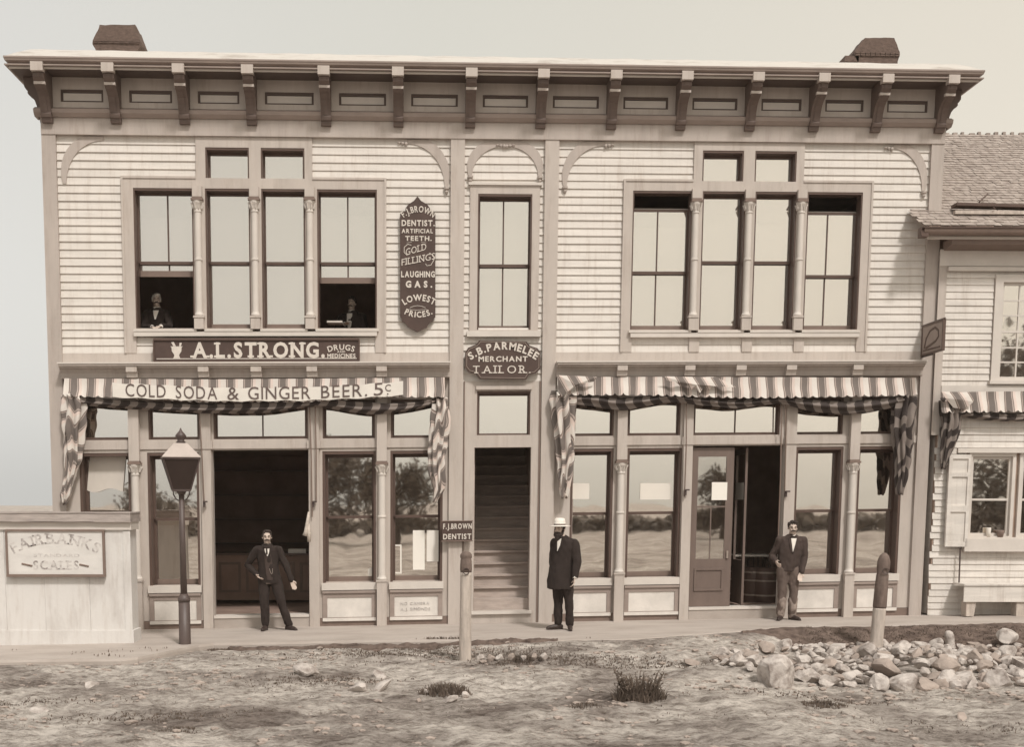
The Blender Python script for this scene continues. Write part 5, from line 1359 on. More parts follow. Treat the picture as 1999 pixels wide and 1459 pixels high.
# ------------------------------------------------------------------ stones
def rock(x, y, z, r, sq, seed, m, name='stone', ncut=10, group=None, label=None, cat='stone', flatb=True):
    b = nb_(); bmesh.ops.create_icosphere(b, subdivisions=3, radius=1)
    rr_ = random.Random(seed); R_ = Matrix.Rotation(rr_.random()*6.28, 3, 'Z') @ Matrix.Rotation((rr_.random()-.5)*0.95, 3, 'X') @ Matrix.Rotation((rr_.random()-.5)*0.95, 3, 'Y')
    cuts = [(Vector((rr_.gauss(0, 1), rr_.gauss(0, 1), rr_.gauss(0, 1))).normalized(), 0.50+0.3*rr_.random()) for _ in range(ncut)]
    of = Vector((seed*1.7, seed*0.3, 5))
    for v in b.verts:
        p = v.co.copy()
        for n__, dd in cuts:
            k = p.dot(n__)
            if k > dd: p -= n__*(k-dd)*0.96
        p *= 1+0.14*noise.noise(p*1.3+of)+0.05*noise.noise(p*4+of)
        p = Vector((p.x*sq[0], p.y*sq[1], p.z*sq[2]))*r
        v.co = R_@p+Vector((x, y, z))
    return emit(name, b, m, None, smooth=False, group=group, label=label, cat=cat, recalc=False)
def grock(u, v, wpx, hpx, label, m=None, seed=1, group=None, bury=0.3, ncut=10):
    x, y, z = G(u, v); k = FP/(D+y); r = wpx/2/k; q = hpx/2/k/r
    return rock(x, y+r*0.3, z+r*q*(1-bury), r*1.15, (1, 0.85, q*1.1), seed, m or stone_m, ncut=ncut, group=group, label=label)
grock(1517, 1340, 76, 70, 'largest rounded boulder, left of the heap of stones', seed=5, ncut=3, bury=0.45)
grock(1770, 1348, 56, 46, 'big angular pale block at the front edge of the heap', seed=11)
grock(1718, 1348, 34, 34, 'pale rounded stone just left of the big angular block', seed=12)
grock(1440, 1300, 40, 30, 'stone with a dark face at the left tail of the heap', seed=14)
grock(1583, 1334, 34, 30, 'oval stone between the largest boulder and the rest of the heap', seed=15)
grock(1618, 1338, 44, 26, 'broad pale stone at the front of the heap, right of the oval one', seed=16)
grock(1850, 1340, 48, 30, 'long sloping stone right of the big angular block', seed=17)
grock(1968, 1268, 44, 30, 'pale stone topmost at the right edge of the heap', seed=18, bury=-0.5)
grock(1882, 1334, 42, 24, 'oval stone low at the front of the heap near its right end', seed=19)
rr_ = random.Random(21)
# heap: many alike
def inheap(u, v):
    lo = 1262+ (0 if u > 1560 else (1560-u)*0.10); hi = 1300+min(1, (u-1390)/250)*42 if u < 1640 else 1345
    return lo < v < hi-0.0 and 1395 < u < 2060
pl_ = []
tries = 0
while len(pl_) < 270 and tries < 20000:
    tries += 1
    u = 1390+rr_.random()*670; v = 1264+rr_.random()*80
    if not inheap(u, v): continue
    if 1478 < u < 1556 and v > 1275: continue
    if 1740 < u < 1800 and v > 1318: continue
    w2 = (17+rr_.random()**1.6*40)*(0.72+0.5*(v-1262)/85)
    if u < 1480: w2 *= 0.75
    if any(abs(u-a)/((w2+c)*0.33) < 1 and abs(v-b_)/((w2+c)*0.105) < 1 for a, b_, c in pl_): continue
    pl_.append((u, v, w2))
for i, (u, v, w2) in enumerate(pl_):
    x, y, z = G(u, v); k = FP/(D+y); r = w2/2/k
    up_ = 0.16*math.exp(-((u-1720)/260)**2)*(1-abs(v-1300)/45) if abs(v-1300) < 45 else 0
    rock(x, y, z+r*0.10+max(0, up_), r*1.22, (1, 0.66+0.3*rr_.random(), 0.42+0.36*rr_.random()), 100+i, stone_m if rr_.random() < 0.74 else stone_d, group='fieldstones heaped round the leaning hitching post', label='rough fieldstone lying in the heap round the leaning hitching post')
# kerb cobbles by the first post
for i in range(7):
    u = 934+i*21+rr_.random()*4; x, y, z = G(u, 1290); k = FP/(D+y)
    rock(x, y, z+0.035, 9.5/k, (1, 0.8, 1.05), 300+i, stone_d if i % 2 else stone_m, name='cobble', cat='cobble', group='row of cobbles beside the hitching post', label='rounded cobble in the short row right of the round-headed hitching post')
for i, (u, v, w2, h2, lb) in enumerate([
    (880, 1370, 38, 12, 'flat white stone in front of the dark tussock'), (832, 1358, 13, 14, 'small upright pale stone left of the dark tussock'),
    (597, 1318, 58, 24, 'broad pale half-buried boulder in the dirt, left of centre'), (700, 1352, 46, 20, 'pale weathered stone in the dirt left of the dark tussock'),
    (742, 1348, 50, 14, 'long low pale stone between two others in the dirt'), (1352, 1298, 30, 13, 'small dark stone in the dirt short of the heap'),
    (78, 1392, 44, 11, 'flat pale slab low at the left of the road'), (740, 1322, 32, 12, 'small squared pale stone in front of the shop wall verge'),
    (818, 1372, 12, 8, 'tiny brown stone beside the dark tussock'), (908, 1362, 18, 14, 'rounded pale stone at the right of the dark tussock'),
    (1880, 1405, 30, 9, 'low brown stone in the road under the heap'), (255, 1414, 30, 8, 'dark clod low in the road at the left'), (176, 1342, 40, 8, 'thin pale slab lying left in the road')]):
    grock(u, v, w2, h2, lb, m=stone_d if ('dark' in lb and 'tussock' not in lb) or 'brown' in lb else stone_m, seed=400+i, bury=0.55)
# loose pebbles and clods: nobody could count them
b = nb_()
for i in range(6500):
    x = -2+18*rr_.random(); y = -2.3-8.0*rr_.random()
    if noise.noise(Vector((x*0.8, y*0.9, 7))) < -0.08+0.25*rr_.random(): continue
    r = 0.008+0.034*rr_.random()**3; z = gz(x, y); of = Vector((i, 0, 0))
    vs = []
    q = bmesh.ops.create_icosphere(b, subdivisions=1, radius=1)['verts']
    for v in q: v.co = Vector((v.co.x*r*1.5, v.co.y*r, v.co.z*r*0.6))*(1+0.3*noise.noise(v.co*2+of))+Vector((x, y, z+r*0.2))
emit('gravel', b, stone_d, None, kind='stuff', label='loose pebbles and clods scattered over the dirt road', cat='gravel', recalc=False)
# ------------------------------------------------------------------ weeds and turf
def blades(b, x, y, h, n_, spread, lean=0.5, w0=0.006):
    for _ in range(n_):
        a = rr_.random()*6.283; d_ = spread*math.sqrt(rr_.random()); px2, py2 = x+d_*math.cos(a), y+d_*math.sin(a)*0.7
        z = gz(px2, py2) if py2 < walk_edge(px2) else gbase(px2, py2); hh = h*(0.35+0.8*rr_.random())*(1.15-0.75*(d_/spread)**2); la = rr_.random()*6.283; ln = lean*hh*rr_.random()
        w2 = w0*(0.7+rr_.random()); ca = rr_.random()*3.14
        dx, dy = w2*math.cos(ca), w2*math.sin(ca)
        p1 = Vector((px2+ln*0.4*math.cos(la), py2+ln*0.4*math.sin(la), z+hh*0.6)); p2 = Vector((px2+ln*math.cos(la), py2+ln*math.sin(la), z+hh))
        v = [b.verts.new(c) for c in ((px2-dx, py2-dy, z-0.02), (px2+dx, py2+dy, z-0.02), (p1.x+dx*.7, p1.y+dy*.7, p1.z), (p1.x-dx*.7, p1.y-dy*.7, p1.z), tuple(p2))]
        b.faces.new(v[:4]); b.faces.new((v[3], v[2], v[4]))
bank_m = mat('dark turfy soil', (0.17, 0.125, 0.103), 0.95, 0.4, (6, 6, 6), 0.7, 22, col2=(0.075, 0.052, 0.043), thr=(0.35, 0.62))
b = nb_(); V = []
for i in range(150):
    x = 11.15+0.09*i; we = walk_edge(x); ww = 1.55*sm(11.1, 12.6, x)+0.15+0.12*noise.noise(Vector((x*1.7, 0, 5)))
    V.append([b.verts.new((x, we+0.03-ww*k/22, gz(x, we+0.03-ww*k/22)+(0.02+0.035*abs(noise.noise(Vector((x*5, k*0.5, 2)))) if 0 < k < 22 else -0.03)*(1 if k else 1))) for k in range(23)])
for a, c in zip(V, V[1:]):
    for k in range(22): b.faces.new((a[k], c[k], c[k+1], a[k+1]))
emit('turf_bank', b, bank_m, smooth=True, kind='structure', recalc=True)
def patch(x0, x1, yo, wid, seed, name='turf_bank'):
    b = nb_(); V = []; n_ = int((x1-x0)/0.07)
    for i in range(n_+1):
        x = x0+(x1-x0)*i/n_; e_ = math.sin(PI*i/n_)**0.4; y1 = yo(x); ww = wid*e_*(0.75+0.5*noise.noise(Vector((x*2.3, seed, 5)))+0.25*noise.noise(Vector((x*7, seed, 5))))+0.02
        V.append([b.verts.new((x, y1-ww*k/16, gz(x, y1-ww*k/16)+((0.008+0.05*max(0, noise.noise(Vector((x*6, k*0.7, seed)))+0.25)) if 0 < k < 16 else -0.04))) for k in range(17)])
    for a, c in zip(V, V[1:]):
        for k in range(16): b.faces.new((a[k], c[k], c[k+1], a[k+1]))
    emit(name, b, bank_m, smooth=True, kind='structure', recalc=True)
patch(3.2, 8.2, lambda x: walk_edge(x)+0.02, 0.55, 1.0)
b = nb_()      # short turf: bank on the right, verge along the walk, thin patches
for _ in range(5200):
    u = 1560+470*rr_.random(); v = 1226+40*rr_.random()
    x, y, z = G(u, v)
    if y > walk_edge(x)-0.02: continue
    blades(b, x, y, 0.045, 3, 0.05, 1.2, 0.006)
for _ in range(1500):
    u = 410+500*rr_.random(); v = 1248+ (rr_.random()**1.5)*(14+22*sm(560, 700, u)); x, y, z = G(u, v)
    if y > -2.15: y = -2.17-0.1*rr_.random()
    blades(b, x, y, 0.035, 3, 0.05, 1.0, 0.005)
for _ in range(1500):
    x = -2+18*rr_.random(); y = -2.6-5.5*rr_.random()
    if noise.noise(Vector((x*0.7, y*1.1, 17))) < 0.10: continue
    blades(b, x, y, 0.03, 2, 0.06, 1.0, 0.005)
for _ in range(420):
    u = 900+400*rr_.random(); v = 1272+18*rr_.random()+ (10 if u > 1080 else 0); x, y, z = G(u, v); blades(b, x, y, 0.035, 3, 0.05, 1.0, 0.005)
for cx2, cy2, sx2, sy2, k in ((7.7, -4.2, 0.45, 0.16, 420), (4.9, -5.4, 0.5, 0.13, 420), (1.1, -6.5, 0.6, 0.10, 260), (9.4, -4.7, 0.6, 0.12, 300), (6.0, -3.2, 1.2, 0.35, 900), (3.2, -7.4, 0.6, 0.12, 220), (10.6, -6.6, 0.7, 0.15, 260), (13.5, -7.9, 1.2, 0.2, 380)):
    for _ in range(k): blades(b, rr_.gauss(cx2, sx2), rr_.gauss(cy2, sy2), 0.03, 2, 0.04, 1.3, 0.006)
emit('turf', b, grass_m, None, kind='stuff', label='short dry turf on the bank and verge along the walk', cat='turf', recalc=False)
def weed(u, v, h, spread, n_, lab, stems=0):
    x, y, z = G(u, v); b = nb_(); blades(b, x, y, h, n_, spread, 1.1, 0.0045)
    for _ in range(stems):
        a = rr_.random()*6.28; hh = h*(0.7+0.7*rr_.random()); p = Vector((x+spread*.5*math.cos(a), y+spread*.3*math.sin(a), z)); q = p+Vector((hh*0.4*math.cos(a), hh*.3*math.sin(a), hh))
        tube(b, [p, (p+q)/2+Vector((0, 0, 0.02)), q], 0.004, 4)
        for k in range(9):
            t = 0.3+0.7*rr_.random(); c = p.lerp(q, t); dx = Vector((rr_.gauss(0, .03), rr_.gauss(0, .03), rr_.gauss(0, .02)))
            vs = [b.verts.new(c+dx+Vector((rr_.gauss(0, .012), rr_.gauss(0, .012), rr_.gauss(0, .012)))) for _q in range(3)]; b.faces.new(vs)
    emit('weed_clump', b, grass_m, None, label=lab, cat='weeds', recalc=False, group=None)
weed(1247, 1368, 0.25, 0.30, 900, 'tall dark bushy weed growing in the dirt right of centre', 70)
weed(868, 1356, 0.13, 0.32, 700, 'low dark tussock in the dirt under the round-headed hitching post')
weed(1610, 1378, 0.05, 0.26, 500, 'small dark mat of weed in the road below the heap of stones')
weed(1022, 1290, 0.10, 0.16, 260, 'dark weed tuft behind the short row of cobbles')
weed(345, 1428, 0.04, 0.22, 200, 'low dark weed patch near the bottom left of the road')
weed(1140, 1380, 0.04, 0.2, 200, 'thin low weed patch left of the tall bushy weed')
# ------------------------------------------------------------------ people
def ell(b, c, r, rz=0.0, seg=2, tilt=0.0):
    q = bmesh.ops.create_icosphere(b, subdivisions=seg, radius=1)['verts']
    Mx = Matrix.Rotation(rz, 3, 'Z') @ Matrix.Rotation(tilt, 3, 'X')
    for v in q: v.co = Mx@Vector((v.co.x*r[0], v.co.y*r[1], v.co.z*r[2]))+Vector(c)
def limb(b, pts, rad, seg=12):
    tube(b, pts, rad, seg)
    for p, r in zip(pts, rad): ell(b, p, (r*0.99,)*3, seg=2)
def loft(b, rings, yaw=0.0, seg=28, power=1.0):
    """rings: (cx, cy, z, rx, ry)"""
    R_ = []
    cy2, sy2 = math.cos(yaw), math.sin(yaw)
    for cx, cy, z, rx, ry in rings:
        R_.append([b.verts.new((cx+rx*math.cos(a)*cy2-ry*math.sin(a)*sy2, cy+rx*math.cos(a)*sy2+ry*math.sin(a)*cy2, z)) for a in [2*PI*i/seg for i in range(seg)]])
    for p, q in zip(R_, R_[1:]):
        for i in range(seg): b.faces.new((p[i], p[(i+1) % seg], q[(i+1) % seg], q[i]))
    b.faces.new(R_[0][::-1]); b.faces.new(R_[-1])
def fuse(b, vox=0.009, smooth=3, fold=0.0, fs=9, seed=0):
    bmesh.ops.recalc_face_normals(b, faces=b.faces)
    b = modify(b, [('REMESH', dict(mode='VOXEL', voxel_size=vox)), ('SMOOTH', dict(factor=0.5, iterations=smooth))])
    if fold:
        b.normal_update()
        for v in b.verts:
            p = v.co; v.co = p+v.normal*fold*(noise.noise(Vector((p.x*fs, p.y*fs, p.z*fs*0.45+seed)))+0.5*noise.noise(Vector((p.x*fs*2.3, p.y*fs*2.3, p.z*fs*1.2+seed))))
    return b
def rotz(p, a, c=(0, 0)):
    x, y = p[0]-c[0], p[1]-c[1]
    return (c[0]+x*math.cos(a)-y*math.sin(a), c[1]+x*math.sin(a)+y*math.cos(a), p[2])
def make_head(b, c, yaw, s=1.0, neck=None, tilt=0.0):
    """c: centre of the head; faces -y turned by yaw"""
    def P(x, y, z): q = rotz((x*s, y*s, z*s), yaw); return (c[0]+q[0], c[1]+q[1], c[2]+q[2])
    ell(b, P(0, 0.012, 0.03), (0.074*s, 0.092*s, 0.088*s), yaw)
    ell(b, P(0, -0.012, -0.045), (0.058*s, 0.066*s, 0.070*s), yaw)
    ell(b, P(0, -0.052, -0.088), (0.026*s, 0.022*s, 0.020*s), yaw)
    ell(b, P(0, -0.070, 0.022), (0.050*s, 0.016*s, 0.012*s), yaw)
    limb(b, [P(0, -0.078, 0.018), P(0, -0.097, -0.022)], [0.009*s, 0.014*s], 8); ell(b, P(0, -0.086, -0.026), (0.018*s, 0.012*s, 0.009*s), yaw)
    for q in (-1, 1):
        ell(b, P(q*0.040, -0.060, -0.022), (0.018*s, 0.014*s, 0.016*s), yaw)
        ell(b, P(q*0.076, 0.012, -0.002), (0.010*s, 0.020*s, 0.032*s), yaw)
    ell(b, P(0, -0.076, -0.052), (0.022*s, 0.010*s, 0.006*s), yaw); ell(b, P(0, -0.074, -0.064), (0.018*s, 0.010*s, 0.006*s), yaw)
    return P
def make_hand(b, wrist, elbow, side, curl=0.5, flat=None, fwd=(0, -1, 0)):
    """palm with five fingers; the hand carries on from the forearm"""
    w_ = Vector(wrist); d = (w_-Vector(elbow)).normalized(); f = Vector(fwd); n_ = (f-d*f.dot(d)).normalized(); s_ = d.cross(n_).normalized()*side
    # palm
    for t, hw in ((0.02, 0.022), (0.045, 0.030), (0.07, 0.034), (0.09, 0.034)):
        for q in (-1, -0.33, 0.33, 1): ell(b, w_+d*t+s_*hw*q, (0.014, 0.014, 0.014), seg=1)
    for i, (o, L_) in enumerate(((-0.033, 0.060), (-0.011, 0.078), (0.011, 0.085), (0.033, 0.074))):
        p = w_+d*0.092+s_*o; pts = [p]; dd = d.copy()
        for k in range(3):
            a = curl*(0.25+0.28*k)+0.04*i
            dd = (d*math.cos(a)+n_*math.sin(a)).normalized(); p = p+dd*L_*(0.42, 0.33, 0.25)[k]; pts.append(p)
        limb(b, pts, [0.0095, 0.009, 0.0085, 0.007], 8)
    p = w_+d*0.028+s_*0.026
    limb(b, [p, p+(d*0.55+s_*0.6+n_*0.35).normalized()*0.038, p+(d*0.8+s_*0.45+n_*0.5).normalized()*0.072], [0.013, 0.011, 0.008], 8)
def shoe(b, ankle, toe_dir, s=1.0):
    a = Vector(ankle); t = Vector((toe_dir[0], toe_dir[1], 0)).normalized()
    limb(b, [a+Vector((0, 0, 0.03)), a], [0.048, 0.048]); gz0 = a.z-0.085
    pts = [a-t*0.045+Vector((0, 0, -0.045)), a+t*0.05+Vector((0, 0, -0.045)), a+t*0.13+Vector((0, 0, -0.055)), a+t*0.185+Vector((0, 0, -0.062))]
    limb(b, pts, [0.040, 0.042, 0.037, 0.024])
    tube(b, [a-t*0.075+Vector((0, 0, -0.082)), a-t*0.0+Vector((0, 0, -0.082)), a+t*0.205+Vector((0, 0, -0.082))], [0.028, 0.034, 0.030], 8, flat=0.3, ref=(0, 0, 1))
    lo = a.z-0.088
    for v in b.verts:
        if v.co.z < lo: v.co.z = lo
def person(label, loc, J):
    """loc: ground point; J: joints and clothing in metres from loc"""
    ox, oy, oz = loc
    t = thing('person', label, 'person', loc)
    A = lambda p: (p[0]+ox, p[1]+oy, p[2]+oz)
    yw = J.get('yaw', 0.0); hy = J.get('head_yaw', yw); hc = A(J['head']); hs = J.get('hs', 1.0)
    tor = [(c[0]+ox, c[1]+oy, c[2]+oz, c[3], c[4]) for c in J['torso']]
    # ---- body, one surface
    b = nb_()
    make_head(b, hc, hy, hs)
    top = tor[-1]
    nk = (top[0]+0.0, top[1]+0.005, top[2]-0.02)
    limb(b, [nk, (hc[0]+0.0, hc[1]+0.02, hc[2]-0.075*hs)], [0.058, 0.052])
    loft(b, [(x, y, z, rx*0.86, ry*0.86) for x, y, z, rx, ry in tor], yw)
    for arm in J['arms']:
        s_, e_, h_ = [A(p) for p in arm['p']]
        limb(b, [s_, e_, h_], [0.045, 0.038, 0.027]); make_hand(b, h_, e_, arm.get('side', 1), arm.get('curl', 0.6), fwd=arm.get('fwd', (0, -1, 0)))
    for lg in J['legs']:
        h_, k_, a_ = [A(p) for p in lg['p']]
        limb(b, [h_, k_, a_], [0.07, 0.05, 0.036])
    if not J['legs']: pass
    body = fuse(b, 0.0075, 2)
    emit('body', body, skin_m, t, smooth=True, recalc=False)
    # ---- trousers
    if J['legs']:
        b = nb_()
        for lg in J['legs']:
            h_, k_, a_ = [Vector(A(p)) for p in lg['p']]
            km = (k_+a_)/2
            limb(b, [h_, (h_+k_)/2, k_, km, a_+Vector((0, 0, 0.02))], lg.get('r', [0.105, 0.092, 0.074, 0.070, 0.066]), 16)
        x, y, z, rx, ry = tor[0]; hp = [A(lg['p'][0]) for lg in J['legs']]; hz = hp[0][2]; mx_, my_ = (hp[0][0]+hp[1][0])/2, (hp[0][1]+hp[1][1])/2
        loft(b, [(mx_, my_, hz-0.07, 0.13, 0.10), (mx_, my_, hz, 0.165, 0.115), (mx_, my_, hz+0.10, 0.155, 0.11), (tor[0][0], tor[0][1], max(hz+0.14, tor[0][2]+0.02), 0.145, 0.105)], yw)
        b = fuse(b, 0.010, 2, 0.015, 11, 3); 
        emit('trousers', b, J.get('trouser_mat', suit_m), t, smooth=True, recalc=False)
        if J.get('gaiter'):
            b = nb_()
            for lg in J['legs']:
                k_, a_ = Vector(A(lg['p'][1])), Vector(A(lg['p'][2])); limb(b, [k_.lerp(a_, 0.30), k_.lerp(a_, 0.6), a_+Vector((0, 0, 0.0))], [0.078, 0.076, 0.070], 16)
            emit('trouser_legs', fuse(b, 0.011, 2, 0.016, 15, 5), legg_m, t, smooth=True, recalc=False)
        for lg in J['legs']:
            b = nb_(); shoe(b, A(lg['p'][2]), lg['toe']); emit('shoe', fuse(b, 0.009, 1), J.get('shoe_mat', shoe_m), t, smooth=True, recalc=False)
    # ---- coat with sleeves
    b = nb_()
    loft(b, tor, yw)
    x, y, z, rx, ry = tor[-1]
    for arm in J['arms']:
        s_, e_, h_ = [Vector(A(p)) for p in arm['p']]
        limb(b, [s_, s_.lerp(e_, 0.5), e_, e_.lerp(h_, 0.55), h_+(e_-h_).normalized()*0.012], arm.get('r', [0.072, 0.066, 0.058, 0.052, 0.048]), 16)
        ell(b, (s_.x*0.75+x*0.25, s_.y*0.75+y*0.25, s_.z+0.008), (0.085, 0.08, 0.065), yw)
    coat = fuse(b, 0.010, 2, 0.017, 9, 1+len(label))
    cobj = emit('coat', coat, J.get('coat_mat', suit_m), t, smooth=True, recalc=False)
    # surface of the torso for things laid on it
    def surf(u, z, off):
        z = z+oz; q = None
        for a, c in zip(tor, tor[1:]):
            if a[2] <= z <= c[2]: f = (z-a[2])/(c[2]-a[2]); q = [a[i]+(c[i]-a[i])*f for i in range(5)]
        if q is None: q = list(tor[-1] if z > tor[-1][2] else tor[0])
        u = max(-0.98, min(0.98, u)); a = -PI/2+u*1.25
        rx, ry = q[3]+off, q[4]+off
        lx_, ly_ = rx*math.cos(a), ry*math.sin(a)
        return (q[0]+lx_*math.cos(yw)-ly_*math.sin(yw), q[1]+lx_*math.sin(yw)+ly_*math.cos(yw), z)
    def laid(name, rows, m, off=0.012, th=0.01):
        """rows: (z, u left, u right) from low to high"""
        b = nb_(); n_ = 8; V = []
        for z, ul, ur in rows: V.append([[b.verts.new(surf(ul+(ur-ul)*i/n_, z, o_)) for i in range(n_+1)] for o_ in (off, off-th-0.02)])
        for p, q in zip(V, V[1:]):
            for i in range(n_):
                b.faces.new((p[0][i], p[0][i+1], q[0][i+1], q[0][i])); b.faces.new((p[1][i], q[1][i], q[1][i+1], p[1][i+1]))
            b.faces.new((p[0][0], q[0][0], q[1][0], p[1][0])); b.faces.new((p[0][n_], p[1][n_], q[1][n_], q[0][n_]))
        emit(name, b, m, t, smooth=True)
    if 'vest' in J: laid('vest', J['vest'], vest_m, 0.006)
    if 'shirt' in J: laid('shirt_front', J['shirt'], shirt_m, 0.013)
    if 'tie' in J:
        z, u = J['tie']; c = Vector(surf(u, z, 0.022)); b = nb_(); dx = Vector((math.cos(yw), math.sin(yw), 0))
        ell(b, c, (0.012, 0.01, 0.012), yw); ell(b, c+dx*0.03, (0.028, 0.010, 0.014), yw); ell(b, c-dx*0.03, (0.028, 0.010, 0.014), yw)
        if J.get('tie_drop'): limb(b, [c, Vector(surf(u, z-0.10, 0.02))], [0.012, 0.016], 8)
        emit('necktie', fuse(b, 0.005, 1), suit_m, t, smooth=True, recalc=False)
    if J.get('lapels', True) and 'shirt' in J:
        for sgn_ in (-1, 1):
            b = nb_(); R_ = J['shirt']; n_ = len(R_); V = []
            for i, (z, ul, ur) in enumerate(R_):
                u0 = (ur if sgn_ > 0 else ul); w2 = 0.16*(0.5+0.5*i/(n_-1)); V.append([b.verts.new(surf(u0-sgn_*0.01, z, 0.020)), b.verts.new(surf(u0+sgn_*w2, z, 0.016)), b.verts.new(surf(u0+sgn_*w2, z, -0.01)), b.verts.new(surf(u0-sgn_*0.01, z, -0.01))])
            for p, q in zip(V, V[1:]):
                for i in range(4): b.faces.new((p[i], p[(i+1) % 4], q[(i+1) % 4], q[i]))
            b.faces.new(V[0]); b.faces.new(V[-1][::-1]); emit('lapel', b, J.get('coat_mat', suit_m), t)
    # collar
    b = nb_(); cz = hc[2]-0.128*hs
    cxm, cym = (nk[0]*0.35+hc[0]*0.65), (nk[1]*0.4+(hc[1]+0.015)*0.6)
    loft(b, [(cxm, cym, cz-0.035, 0.068, 0.068), (cxm, cym, cz-0.005, 0.063, 0.063), (cxm, cym-0.004, cz+0.012, 0.062, 0.062)], yw); emit('collar', b, J.get('collar_mat', shirt_m), t, smooth=True)
    for arm in J['arms']:
        if arm.get('cuff'):
            e_, h_ = Vector(A(arm['p'][1])), Vector(A(arm['p'][2])); d_ = (h_-e_).normalized(); b = nb_(); tube(b, [h_-d_*0.02, h_+d_*0.018], [0.038, 0.037], 14); emit('cuff', b, shirt_m, t, smooth=True)
    # face furniture
    P = lambda x, y, z: (lambda q: (hc[0]+q[0], hc[1]+q[1], hc[2]+q[2]))(rotz((x*hs, y*hs, z*hs), hy))
    for q in (-1, 1):
        b = nb_(); ell(b, P(q*0.031, -0.0735, 0.002), (0.0085*hs, 0.006*hs, 0.0045*hs), hy); emit('eye', b, hair_m, t, smooth=True)
        b = nb_(); limb(b, [P(q*0.014, -0.087, 0.024), P(q*0.034, -0.084, 0.030), P(q*0.052, -0.072, 0.024)], [0.003*hs, 0.0045*hs, 0.003*hs], 6); emit('eyebrow', b, hair_m, t)
    if J.get('moustache'):
        b = nb_()
        for q in (-1, 1): limb(b, [P(0, -0.092, -0.040), P(q*0.022, -0.088, -0.044), P(q*0.044, -0.070, -0.056)], [0.011*hs, 0.012*hs, 0.006*hs], 8)
        emit('moustache', fuse(b, 0.005, 1), hair_m, t, smooth=True, recalc=False)
    if J.get('beard'):
        b = nb_(); ell(b, P(0, -0.050, -0.085), (0.064*hs, 0.052*hs, 0.060*hs), hy); ell(b, P(0, -0.055, -0.120), (0.050*hs, 0.040*hs, 0.060*hs), hy)
        for q in (-1, 1): limb(b, [P(q*0.070, -0.006, 0.0), P(q*0.066, -0.020, -0.05), P(q*0.045, -0.045, -0.085)], [0.016*hs, 0.022*hs, 0.03*hs]); limb(b, [P(0, -0.092, -0.042), P(q*0.045, -0.072, -0.055)], [0.012*hs, 0.014*hs], 8)
        emit('beard', fuse(b, 0.006, 1, 0.006, 60), hair_m, t, smooth=True, recalc=False)
    if J.get('hair', True):
        b = nb_(); ell(b, P(0, 0.022, 0.050), (0.080*hs, 0.090*hs, 0.080*hs), hy, 3); ell(b, P(0.018, -0.030, 0.098), (0.052*hs, 0.045*hs, 0.028*hs), hy, 3)
        for q in (-1, 1): ell(b, P(q*0.071, 0.012, 0.020), (0.015*hs, 0.034*hs, 0.034*hs), hy)
        hb = fuse(b, 0.007, 1, 0.008 if not J.get('curly') else 0.02, 55)
        # clear the face
        for v in hb.verts:
            l_ = rotz((v.co.x-hc[0], v.co.y-hc[1], v.co.z-hc[2]), -hy)
            if l_[1] < -0.045*hs and l_[2] < 0.058*hs: q = rotz((l_[0], -0.045*hs, l_[2]), hy); v.co.x, v.co.y = hc[0]+q[0], hc[1]+q[1]
        emit('hair', hb, J.get('hair_mat', hair_m), t, smooth=True, recalc=False)
    if J.get('hat'):
        b = nb_(); c = P(0, 0.005, 0.060)
        def hl(rx, ry, z): return [(c[0]+rx*math.cos(a)*math.cos(hy)-ry*math.sin(a)*math.sin(hy), c[1]+rx*math.cos(a)*math.sin(hy)+ry*math.sin(a)*math.cos(hy), c[2]+z*hk) for a in [2*PI*i/28 for i in range(28)]]
        bx2, by2 = (0.165, 0.185) if J['hat'] == 'brim' else (0.088, 0.125)
        hk = 1.0 if J['hat'] == 'brim' else 0.45
        rings = [hl(0.080, 0.097, -0.004), hl(bx2, by2, -0.012), hl(bx2, by2, -0.004), hl(0.088, 0.104, 0.008), hl(0.086, 0.102, 0.060), hl(0.078, 0.092, 0.105), hl(0.052, 0.063, 0.122), hl(0.01, 0.012, 0.116)]
        V = [[b.verts.new(p) for p in r] for r in rings]
        for p, q in zip(V, V[1:]):
            for i in range(28): b.faces.new((p[i], p[(i+1) % 28], q[(i+1) % 28], q[i]))
        b.faces.new(V[-1]); b.faces.new(V[0][::-1]); ht = emit('hat', b, shirt_m, t, smooth=True)
        b = nb_(); r1, r2 = hl(0.0895, 0.1055, 0.008), hl(0.0885, 0.1045, 0.030); v1 = [b.verts.new(p) for p in r1]; v2 = [b.verts.new(p) for p in r2]
        for i in range(28): b.faces.new((v1[i], v1[(i+1) % 28], v2[(i+1) % 28], v2[i]))
        emit('hat_band', b, trou_m, ht, smooth=True, recalc=False)
    return t, A, surf
